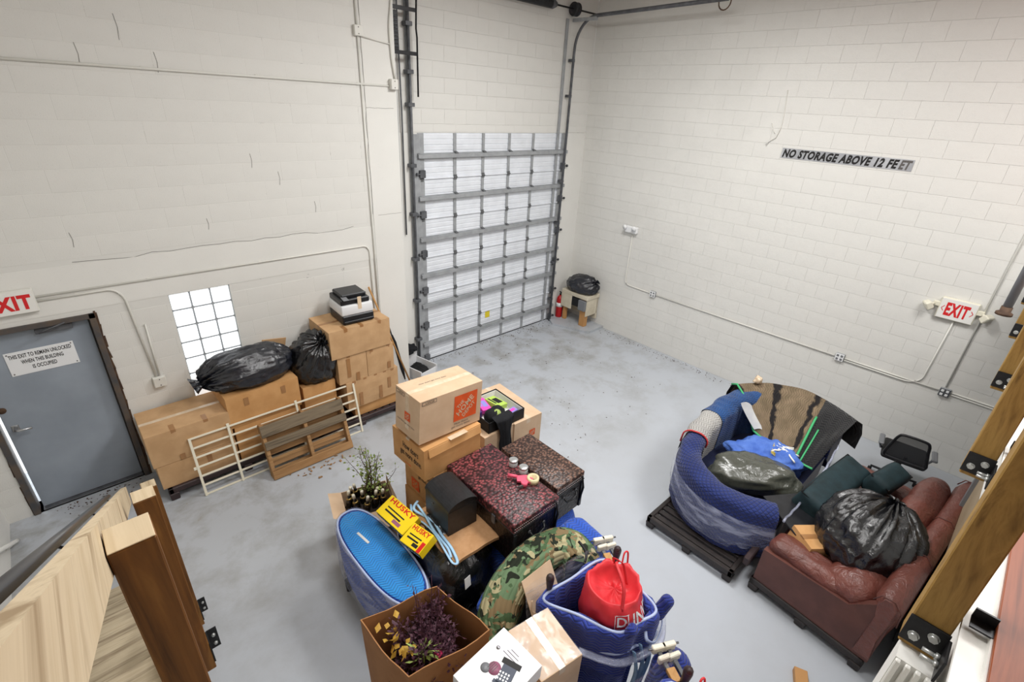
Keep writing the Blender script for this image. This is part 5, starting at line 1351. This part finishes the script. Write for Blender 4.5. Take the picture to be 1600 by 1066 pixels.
    for (x, z, w, h) in ((-.205, .31, .125, .006), (-.205, .425, .115, .006), (-.205, .31, .006, .12), (-.086, .31, .006, .115)):
        n = len(fr.v); k = 8; o_ = Vector((x, -.17, z))
        for i in range(k + 1):
            for q_ in (0, 1):
                pp = o_ + (xd * w * i / k + yd * h * q_ if w > h else xd * w * q_ + yd * h * i / k); fr.v.append(onbag(pp))
        for i in range(k): fr.face((n + 2 * i, n + 2 * i + 2, n + 2 * i + 3, n + 2 * i + 1))
    part('logo_frame', fr, 'sign_white', b)
    return o
wrapped_chair('navy quilt wrapped chair holding the large red tote bag', (-5.83, -5.37, 0), 'red tote bag with white lettering in the navy wrapped chair')
clamp_set('pair of cream clamps at the back corner of the navy wrapped chair', (-5.36, -5.06, .93), RAD(-28))
wrapped_chair('second navy wrapped chair, mostly below the picture edge', (-6.24, -6.20, 0), 'second red tote bag, only its top showing at the bottom edge')
clamp_set('pair of cream clamps near the bottom edge of the picture', (-5.77, -5.885, .93), RAD(-28))
solo('quilted_bundle', moved(rbox((.26, .22, .92), .1, 5, 21, .02, .01), (0, 0, .46)), 'quilt_navy_o', 'narrow navy quilt wrapped bundle carrying the nearer clamps', 'bundle', (-5.72, -5.90, 0))
solo('wood_offcut', MB().box((0, 0, .03), (.16, .10, .06), (0, 0, .4), .004), 'tan_wood', 'small tan wood block on the floor at the bottom edge', 'wood block', (-4.45, -6.53, 0))

# tall open carton with purple plant
oc = thing('open_carton', 'tall open carton holding a dark purple plant', 'box', (-6.87, -4.68, 0))
q = [(-.26, -.21), (.31, -.31), (.23, .19), (-.31, .31)]; q0 = [(p[0] * .93, p[1] * .93) for p in q]; Hc = 1.0
def edge_pts(qq, bul, n=6):
    out = []
    for i in range(4):
        a, b = Vector((*qq[i], 0)), Vector((*qq[(i + 1) % 4], 0)); nn = Vector(((b - a).y, -(b - a).x, 0)).normalized()
        for k in range(n): t = k / n; out.append(a.lerp(b, t) + nn * bul * 4 * t * (1 - t))
    return out
def ringz(qq, z, bul): return [Vector((p.x, p.y, z + .02 * sin(i * 1.1))) if z > .9 else Vector((p.x, p.y, z)) for i, p in enumerate(edge_pts(qq, bul))]
def lerpq(t): return [(a[0] + (b[0] - a[0]) * t, a[1] + (b[1] - a[1]) * t) for a, b in zip(q0, q)]
mb = MB(); inn = lambda qq: [(p[0] * .975, p[1] * .975) for p in qq]
outer = [ringz(lerpq(z / Hc), z, .02 * sin(pi * z / Hc) + (.012 if z > .9 else 0)) for z in (0, .25, .5, .75, Hc)]; inner = [ringz(inn(lerpq(z / Hc)), z, .02 * sin(pi * z / Hc) + (.012 if z > .9 else 0)) for z in (.0, .25, .5, .75, Hc)]
mb.grid(outer, cv=True, sm=False); mb.grid(inner, cv=True, sm=False, flip=True); mb.grid([outer[-1], inner[-1]], cv=True, sm=False); mb.poly(outer[0][::-1])
part('body', mb, 'cardboard_dark', oc)
part('soil', moved(blob((.23, .19, .08), 2, .3, 3, .2, 8, 24, 14, -.6), (-.02, 0, .66)), 'soil', oc)
part('tape', MB().box((-.275, .02, .55), (.004, .05, .8), (0, -.03, -.1)), 'packing_tape', oc)
o = thing('purple_plant', 'dark purple leaved plant filling the tall open carton', 'plant', (-6.87, -4.70, .66))
a, b = shrub(21, .36, 46, .24, .15, 30, (.022, .046)); part('stem', a, 'leaf_purple', o); part('foliage', b, 'leaf_purple', o, kind='stuff')
a, b = shrub(23, .66, 4, .10, .06, 14, (.016, .032), (.03, .10)); part('tall_stem', a, 'leaf_purple', o); part('tall_foliage', b, 'leaf_purple', o, kind='stuff')
o = thing('lime_plant', 'pale green pointed leaves at the front of the purple plant', 'plant', (-6.95, -4.78, .70))
lf = MB(); rnd = random.Random(4)
for i in range(40):
    a_ = rnd.uniform(0, 2 * pi); r_ = rnd.uniform(0, .07); leaf(lf, Vector((r_ * cos(a_), r_ * sin(a_), .14 + .12 * rnd.random())), Vector((cos(a_), sin(a_), rnd.uniform(-.2, .7))), rnd.uniform(.045, .085), .016, rnd)
part('foliage', lf, 'leaf_lime', o, kind='stuff'); part('stem', MB().tube([(0, 0, 0), (.0, .0, .2)], .006, 5), 'leaf_lime', o)
o = thing('yellow_plant', 'dry yellow leaves hanging over the left rim of the tall carton', 'plant', (-7.05, -4.60, .78))
lf = MB()
for i in range(20):
    a_ = rnd.uniform(0, 2 * pi); leaf(lf, Vector((rnd.gauss(0, .03), rnd.gauss(0, .09), .1 + .1 * rnd.random())), Vector((cos(a_) - .3, sin(a_), rnd.uniform(-.6, .3))), rnd.uniform(.04, .075), .045, rnd)
part('foliage', lf, 'leaf_yellow', o, kind='stuff'); part('stem', MB().tube([(.06, 0, -.06), (.0, .0, .12)], .005, 5), 'stem_brown', o)
o = thing('flower', 'magenta flower heads at the front corner of the purple plant', 'flower', (-6.84, -4.86, .74))
for i, (x, y, z) in enumerate(((-.04, .02, .16), (.0, -.03, .13), (.05, .0, .12), (.03, .05, .10))):
    part('bloom', moved(blob((.03, .03, .022), i, .3, 5, .3, 12, 14, 10, -1), (x, y, z)), 'petal_magenta' if i == 0 else 'leaf_purple', o)
part('stem', MB().tube([(0, 0, -.05), (0, 0, .12)], .005, 5), 'leaf_purple', o)
# phone box and cartons
carton('taped carton with crinkled clear film beside the phone box', (-6.365, -5.31, 0), (.325, .375, 1.05), RAD(-10), 'cardboard_pale', seam='y', top_tape='clear_tape')
solo('film_sheet', MB().grid([[((i / 11 - .5) * .32, (j / 11 - .5) * .37, .006 + .012 * abs(fbm((i * .3, j * .3, 0), 1.3, 2))) for j in range(12)] for i in range(12)]), 'stretch_wrap', 'crinkled clear film over the top of the taped carton', 'plastic film', (-6.365, -5.31, 1.052), RAD(-10))
carton('carton hidden under the white phone box', (-6.79, -5.32, 0), (.38, .30, 1.09), RAD(3), 'cardboard', tops=False)
ph = thing('phone_box', 'white printed box showing a cordless telephone set', 'box', (-6.775, -5.305, 1.092), (RAD(1), 0, RAD(3)))
w, d, h = .416, .322, .12
part('carton', MB().box((0, 0, h / 2), (w, d, h), None, .002), 'white_plastic', ph)
U = Vector((1, 0, 0)); V = Vector((0, 1, 0))
def onbox(u, v, a, b, mt, name='print', lift=.0008): return part(name, rect_mb((u - w / 2, v - d / 2, h), U, V, a, b, lift), mt, ph)
onbox(.30, .02, .10, .28, 'phone_print', 'print_panel')
# the print reads with its top toward the far left: handsets, base with keys, round callouts
def obox(c, dims, rot, mt, name): return part(name, MB().box((c[0] - w / 2, c[1] - d / 2, h + dims[2] / 2), dims, (0, 0, rot), .0), mt, ph)
for i in range(4): obox((.05 + .035 * i, .05 + .022 * i, 0), (.022, .062, .0012), .15, 'slate_print', 'handset_print')
b_ = obox((.225, .11, 0), (.13, .085, .0012), .3, 'slate_print', 'base_print')
obox((.29, .13, 0), (.035, .12, .0016), .3, 'ink_black', 'handset_print')
kb = MB()
for i in range(4):
    for j in range(3): kb.box((.195 + .018 * j - .006 * i - w / 2, .085 + .017 * i + .006 * j - d / 2, h + .0016), (.012, .010, .0012), (0, 0, .3))
part('keypad_print', kb, 'white_plastic', ph)
for (x, y, r_, mt) in ((.165, .225, .030, 'grey_plastic'), (.20, .185, .040, 'mauve_print')): part('callout_print', MB().lathe([(r_, 0), (r_, .001), (0, .0011)], (x - w / 2, y - d / 2, h), 24), mt, ph)
tx = MB()
for k in range(4): tx.box((.20 - w / 2, .180 + .012 * k - d / 2, h + .0016), (.05, .004, .0006))
for k in range(3): tx.box((.31 - w / 2 + .02 * k, .16 - d / 2, h + .001), (.004, .12 - .03 * k, .0008))
part('small_print', tx, 'ink_grey', ph, kind='stuff')
part('logo_print', MB().lathe([(.012, 0), (.012, .001), (.008, .0011), (.008, 0)], (.30 - w / 2, .255 - d / 2, h), 20), 'ink_grey', ph)

# ------------------------------------------------------------------ curved sofa wrapped in blue quilts
plastic_pallet('black plastic pallet under the blue wrapped curved sofa', (-3.40, -5.22, 0), 1.20, .98, 'pallet_black', .15, nx=12)
plastic_pallet('black plastic pallet under the far end of the blue wrapped sofa', (-2.15, -5.22, 0), 1.20, .98, 'pallet_black', .15, nx=12)
wpt = catmull([(-3.50, -5.78, .76), (-3.66, -5.52, .78), (-3.69, -5.22, .79), (-3.54, -4.90, .80), (-3.26, -4.73, .84), (-2.85, -4.66, .90), (-2.42, -4.68, .97), (-2.05, -4.74, 1.00), (-1.76, -4.94, 1.00), (-1.58, -5.30, .99), (-1.62, -5.80, .93)], 10)
ws = thing('wrapped_sofa', 'curved sofa wrapped in blue quilts and clear stretch wrap', 'sofa', (-2.7, -5.2, 0)); off = Vector((-2.7, -5.2, 0))
def sprof(i, t):
    z = wpt[i].z; pr = [(-.10, -z + .40), (-.115, -.16)]
    for a in range(0, 11): pr.append((-.125 * cos(pi * a / 10), .10 * sin(pi * a / 10) - .10))
    return pr + [(.135, -.20), (.145, -.36), (.145, -z + .26), (.125, -z + .165)]
def seg_part(name, a, b, mt, grow=0, label=None, lo=None):
    def pf(i, t):
        pr = sprof(i + a, t); return [(n + math.copysign(grow, n), z + grow * .7) for n, z in (pr if lo is None else pr[lo[0]:lo[1]])]
    mb = sweep(wpt[a:b + 1], pf, disp=lambda p, n: n * (.022 * fbm(p, 3.2, 5) + .008 * sin(p.z * 30 + p.x * 14)) + Vector((0, 0, .016 * nz(p, 5, 2))), closed_prof=False, cap=False, out=1)
    mb.v = [v - off for v in mb.v]
    # close the front end
    if a == 0:
        k = len(pf(0, 0)); mb.face([j for j in range(k)])
    if b == len(wpt) - 1:
        k = len(pf(0, 0)); mb.face([len(mb.v) - k + j for j in range(k)])
    return part(name, mb, mt, ws, label)
seg_part('sofa_core', 0, len(wpt) - 1, 'quilt_navy_diamond', 0, 'navy quilted shell')
seg_part('grey_quilt', 43, 57, 'quilt_beige', .012, 'pale grey quilt band', (0, 15))
seg_part('mid_blue_quilt', 54, 80, 'quilt_mid_blue', .022, 'mid blue quilt over the back', (0, 15))
def ribbon(i, grow=.02, lo=0, hi=14):
    a, b = wpt[i - 1], wpt[i + 1]; t = (b - a); t.z = 0; t.normalize(); n = Vector((-t.y, t.x, 0))
    return [wpt[i] + n * (q[0] + math.copysign(grow, q[0])) + Vector((0, 0, q[1] + grow)) - off for q in sprof(i, 0)[lo:hi]]
part('red_binding', MB().tube(ribbon(43, .018, 1), .010, 6), 'red_binding', ws)
inner = [p - Vector((0, 0, p.z)) for p in wpt]
seat = [p + (Vector((-2.6, -5.45, 0)) - p) * .10 - off for p in inner]
mb = MB(); mb.poly([s + Vector((0, 0, .44)) for s in seat]); n = len(seat)
mb.quad(seat[-1] + Vector((0, 0, .16)), seat[0] + Vector((0, 0, .16)), seat[0] + Vector((0, 0, .44)), seat[-1] + Vector((0, 0, .44)))
part('seat', mb, 'quilt_navy_diamond', ws)
# stretch wrap round the lower left and across the open side
def wpf(a):
    def f(i, t):
        z = wpt[i + a].z; return [(.150, -.16), (.165, -.30), (.158, -.42), (.135, -z + .22)]
    return f
mb = sweep(wpt[0:40], wpf(0), disp=lambda p, n: n * .012 * fbm((p.x * 2, p.y * 2, p.z * 16), 2, 5), closed_prof=False, cap=False); mb.v = [v - off for v in mb.v]
part('stretch_wrap', mb, 'stretch_wrap_thick', ws, 'clear stretch wrap round the arm')
rows = []
for i in range(24):
    t = i / 23; x = -3.58 + 1.55 * t; y = -5.88 - .03 * sin(pi * t); zt = .70 + .14 * t
    rows.append([Vector((x + .01 * nz((t * 8, k, 0), 1, 3), y + .015 * nz((t * 12, k * .5, 2), 1.5, 4), zt - (zt - .2) * k / 5)) - off for k in range(6)])
mb = MB(); mb.grid(rows); part('stretch_wrap', mb, 'stretch_wrap_vertical', ws, 'clear wrap stretched across the open side')
part('wrap_edge', MB().tube([r[0] for r in rows], .012, 6), 'stretch_wrap_thick', ws)
part('wooden_rail', MB().box((-.45, -.56, .30), (1.5, .06, .10), (0, -.02, 0), .01), 'pallet_brown', ws)
# brown blanket draped inward over the far arm
bk = thing('moving_blanket', 'brown wavy moving blanket with green binding draped over the sofa end', 'blanket', (-1.9, -5.3, 0)); off2 = Vector((-1.9, -5.3, 0))
top = catmull([(-2.02, -4.62, 1.055), (-1.70, -4.86, 1.075), (-1.46, -5.22, 1.075), (-1.48, -5.56, 1.05), (-1.58, -5.90, 1.00)], 7)
bot = catmull([(-2.32, -5.05, .70), (-2.36, -5.22, .67), (-2.40, -5.42, .665), (-2.46, -5.62, .67), (-2.50, -5.79, .69)], 7)
NB, KB = len(top), 16
def bpt(i, t):
    a, b = top[i], bot[i]; p = a.lerp(b, t); p.z += .05 * sin(pi * t) * (1 - .3 * i / NB) + .022 * sin(i * .9 + t * 5) * sin(pi * t) + .012 * nz((p.x * 5, p.y * 5, 0), 1, 4); return p
rows, uvs = [], []
for i in range(NB):
    out_ = Vector((top[i].x + 2.35, top[i].y + 5.25, 0)).normalized()
    r = [top[i] + out_ * .13 - Vector((0, 0, .42)), top[i] + out_ * .14 - Vector((0, 0, .2)), top[i] + out_ * .09 - Vector((0, 0, .05))] + [bpt(i, k / KB) for k in range(KB + 1)]
    rows.append([p - off2 for p in r]); uvs.append([(i * .055, .05 * k) for k in range(len(r))])
cut = NB - 8
mb = MB(); mb.grid(rows[:cut], uv=uvs[:cut]); part('brown_panel', mb, 'quilt_brown', bk)
mb = MB(); mb.grid(rows[cut - 1:], uv=uvs[cut - 1:]); part('black_panel', mb, 'quilt_black', bk, 'black quilted corner panel')
part('green_binding', MB().tube([r[-1] + Vector((0, 0, .008)) for r in rows], .013, 6), 'green_binding', bk)
part('green_binding', MB().tube([p + Vector((0, 0, .008)) for p in rows[0][2:]], .013, 6), 'green_binding', bk)
part('green_binding', MB().tube([p + Vector((0, 0, .010)) for p in rows[cut - 1][9:]], .014, 6, flat=1.0), 'green_binding', bk)
part('green_binding', MB().tube([p + Vector((0, 0, .010)) for p in rows[cut + 1][11:]], .010, 6), 'green_binding', bk)
rows = []
for i in range(7):
    u = i / 6; rows.append([Vector((-2.36 + .09 * u + .03 * k / 10, -4.83 - .10 * u + -.30 * (k / 10) ** 1.2, 1.02 - .035 * k + .03 * sin(pi * u) - .02 * u)) - off2 for k in range(9)])
mb = MB(); mb.grid(rows); part('white_lining', mb, 'cream_cloth', bk, 'white turned-over lining')
solo('pale_tape_knot', moved(blob((.06, .05, .05), 3, .3, 3, .2, 8, 18, 12, -.8), (0, 0, 0)), 'clear_tape', 'crumpled clear tape knot on the blanket top by the wall', 'tape', (-1.80, -4.78, 1.12))
# things in the curved sofa
solo('olive_bag', moved(blob((.46, .25, .19), 13, .14, 2.2, .10, 6, 52, 34, -.75, .85, True), (0, 0, 0), (0, 0, RAD(-60))), 'bag_olive', 'olive grey filled plastic bag lying in the curved sofa', 'bag', (-2.98, -5.38, .60))
solo('blue_cloth', moved(blob((.42, .30, .17), 25, .22, 2.6, .16, 6, 60, 40, -.75, .9, True), (0, 0, 0), (0, 0, RAD(-50))), 'flag_cloth', 'crumpled royal blue printed cloth behind the olive bag', 'cloth', (-2.50, -5.32, .555))
ct = thing('white_tassel', 'white knotted cord and tassels on the blue cloth', 'cord', (-2.47, -5.45, .745))
rr = random.Random(6)
for i in range(11):
    a = rr.uniform(0, 2 * pi); l = rr.uniform(.08, .2); P = [Vector((rr.gauss(0, .03), rr.gauss(0, .05), 0))]
    for k in range(5): P.append(P[-1] + Vector((cos(a) * l / 5 + rr.gauss(0, .018), sin(a) * l / 5 + rr.gauss(0, .018), rr.uniform(-.006, .006) - .004 * k)))
    part('cord', MB().tube(P, .010, 6), 'white_paint', ct)
gl = MB()
rr = random.Random(9)
for i in range(9): gl.tube([(-.16 + .026 * i, .02 + .008 * i, -.03 + .004 * rr.random()), (-.15 + .026 * i, .075 + .006 * i, -.012)], .005, 5)
part('yellow_lettering', gl, 'gold_paint', ct, 'yellow printed marks', kind='stuff')
# ------------------------------------------------------------------ brown leather reclining sofa
plastic_pallet('black plastic pallet under the near end of the leather sofa', (-3.36, -6.40, 0), 1.18, 1.0, 'pallet_black', .15, rot=RAD(-6), nx=12)
plastic_pallet('black plastic pallet under the far end of the leather sofa', (-2.16, -6.53, 0), 1.18, 1.0, 'pallet_black', .15, rot=RAD(-6), nx=12)
so = thing('leather_sofa', 'brown leather reclining sofa with puffy arms by the right wall', 'sofa', (-3.88, -5.84, .152), RAD(-6))
LS, DS = 2.16, 1.02
mb = MB(); mb.ext([(-.02, .0), (-.02, .38), (-.74, .42), (-.92, .62), (-1.03, .66), (-1.02, .0)], 'x', 0, .07); part('side_panel', mb, 'sofa_leather_dark', so, 'flat dark brown side panel')
mb = MB(); mb.ext([(-.02, .0), (-.02, .38), (-.74, .42), (-.92, .62), (-1.03, .66), (-1.02, .0)], 'x', LS - .07, LS); part('side_panel', mb, 'sofa_leather_dark', so)
part('base', moved(rbox((LS - .14, .86, .24), .03, 3, 3, .004), (LS / 2, -.48, .125)), 'sofa_leather_dark', so)
for x in (.19, LS - .19):
    part('arm', moved(rbox((.34, .80, .30), .06, 5, 4, .012, .005), (x, -.42, .25)), 'sofa_leather_dark', so)
    part('arm_pillow', moved(rbox((.27, .66, .17), .075, 6, int(x * 9), .014, .03, 4, 14, .014), (x - .02, -.36, .405), (0, 0, 0)), 'sofa_leather', so)
part('front_rail', moved(rbox((LS - .72, .10, .20), .04, 4, 2, .01), (LS / 2, -.04, .17)), 'sofa_leather', so)
for k, x in enumerate((.74, LS - .72)):
    part('seat_cushion', moved(rbox((.72, .62, .20), .08, 6, 6 + k, .016, .04, 4, 12, .012), (x, -.34, .33)), 'sofa_leather', so)
    part('back_cushion', moved(rbox((.92, .24, .46), .10, 6, 9 + k, .016, .05, 3.5, 14, .012), (x + .08 * (1 if k else 1), -.79, .56 + .04 * k), (RAD(-22), RAD(-3 * (1 - k)), 0)), 'sofa_leather', so)
part('corner_cushion', moved(rbox((.44, .40, .26), .11, 6, 33, .016, .05, 4, 14, .012), (.27, -.70, .45), (RAD(-24), RAD(-6), RAD(-10))), 'sofa_leather', so)
rl = [(-.90, .58), (-.86, .72), (-.90, .80), (-.99, .81), (-1.05, .74), (-1.06, .60), (-1.03, .40), (-1.02, .05), (-.90, .05)]
rows = []
for i in range(25):
    t = i / 24; x = -.02 + (LS + .04) * t; dz = -.10 * max(0, 1 - t * 3.2) ** 1.2 * 1.0; k = min(1, t * 14 + .55, (1 - t) * 14 + .55)
    rows.append([(x, -.96 + (y + .96) * (k if z > .3 else 1), (z + dz + .012 * nz((x * 4, y * 5, z * 4), 1, 6)) if z > .3 else z) for y, z in rl])
mb = MB(); mb.grid(rows, cv=True); mb.face([j for j in range(len(rl))]); mb.face([24 * len(rl) + j for j in range(len(rl))])
part('backrest', mb, 'sofa_leather', so, 'backrest roll along the rear')
mb = MB()
for x in (.0, .62, 1.28, LS): mb.tube([(x, y - .0, z + (-.10 * max(0, 1 - x / LS * 3.2) ** 1.2) + .006) for y, z in rl[1:6]], .006, 5)
part('seam', mb, 'sofa_leather_dark', so, kind='stuff')
part('footrest', moved(rbox((.62, .10, .30), .04, 4, 22, .008), (LS - .72, -.03, .25)), 'sofa_leather', so)
def cushion(label, loc, d, rot, mt='teal_fabric', rim='black_matte'):
    o = thing('cushion', label, 'cushion', loc, rot); part('pad', rbox(d, .06, 5, int(loc[0] * -10), .012, .015), mt, o)
    part('piping', MB().tube([(x * (d[0] / 2 - .012), y * (d[1] / 2 - .012), d[2] / 2 - .03) for x, y in ((-1, -1), (1, -1), (1, 1), (-1, 1))], .008, 6, closed=True), rim, o)
    return o
cushion('long dark teal cushion along the front of the leather sofa', (-2.74, -6.04, .74), (1.0, .30, .28), (RAD(18), RAD(-3), RAD(-8)))
cushion('short dark teal cushion between the leather back cushions', (-2.30, -6.40, .84), (.50, .22, .24), (RAD(20), 0, RAD(-14)))
mb = MB(); mb.bx(-.34, .34, -.25, .25, -.01, .01, .004)
solo('laptop_tray', mb, 'black_plastic', 'flat black panel lying on the sofa seat by the orange carton', 'panel', (-3.22, -5.99, .66), (RAD(4), RAD(4), RAD(-30)))
cb_ = carton('small orange carton on the near end of the leather sofa seat', (-3.52, -6.14, .50), (.34, .26, .20), RAD(-34), 'cardboard_orange'); cb_.rotation_euler = (RAD(6), RAD(6), RAD(-34))
gb = thing('garbage_bag', 'big shiny black garbage bag on the brown leather sofa', 'garbage bag', (-3.28, -6.49, .83))
part('bag', trash_bag((.42, .40, .33), 17, (.42, -.12, .80), 19, .10, 110, 70, .075, -.86, .13), 'bag_black', gb)
# office chair by the wall
oc_ = thing('office_chair', 'black mesh back office chair between the leather sofa and the wall', 'office chair', (-.90, -6.42, 0), RAD(8))
fr = [(-.21, .0), (-.20, .06), (-.17, .20), (-.15, .30), (-.10, .335), (.10, .335), (.15, .30), (.18, .20), (.21, .06), (.21, 0), (.16, -.02), (-.16, -.02)]
FR = [Vector((-.20 - .05 * (z / .33) * .3, y, .50 + z)) for y, z in fr]
part('back_frame', MB().tube(catmull(FR, 4, closed=True), .016, 8, closed=True), 'black_plastic', oc_)
mb = MB(); mb.poly([p + Vector((.004, 0, 0)) for p in catmull(FR, 3, closed=True)]); part('mesh_back', mb, 'mesh_fabric', oc_)
part('back_spine', MB().tube([(-.19, 0, .55), (-.16, 0, .46), (.0, 0, .42)], .018, 8), 'black_plastic', oc_)
part('seat', moved(rbox((.44, .46, .08), .035, 5, 2, .004, .012), (.06, 0, .45)), 'black_matte', oc_)
for s_ in (-1, 1):
    part('armrest', MB().box((.0, s_ * .27, .58), (.26, .06, .03), None, .012).tube([(.03, s_ * .24, .44), (.03, s_ * .27, .50), (.02, s_ * .27, .57)], .014, 8), 'grey_plastic', oc_)
part('gas_column', MB().lathe([(.025, .10), (.025, .30), (.018, .31), (.018, .42)], (.06, 0, 0), 12), 'black_plastic', oc_)
for k in range(5):
    a = 2 * pi * k / 5; p = Vector((.06 + .26 * cos(a), .26 * sin(a), .075))
    lg = part('base_leg', MB().tube([(.06, 0, .11), tuple(p)], [.022, .014], 8), 'black_plastic', oc_)
    part('caster', MB().lathe([(.0, -.022), (.028, -.02), (.028, .02), (0, .022)], (p.x, p.y, .029), 12, 'y'), 'black_matte', lg)
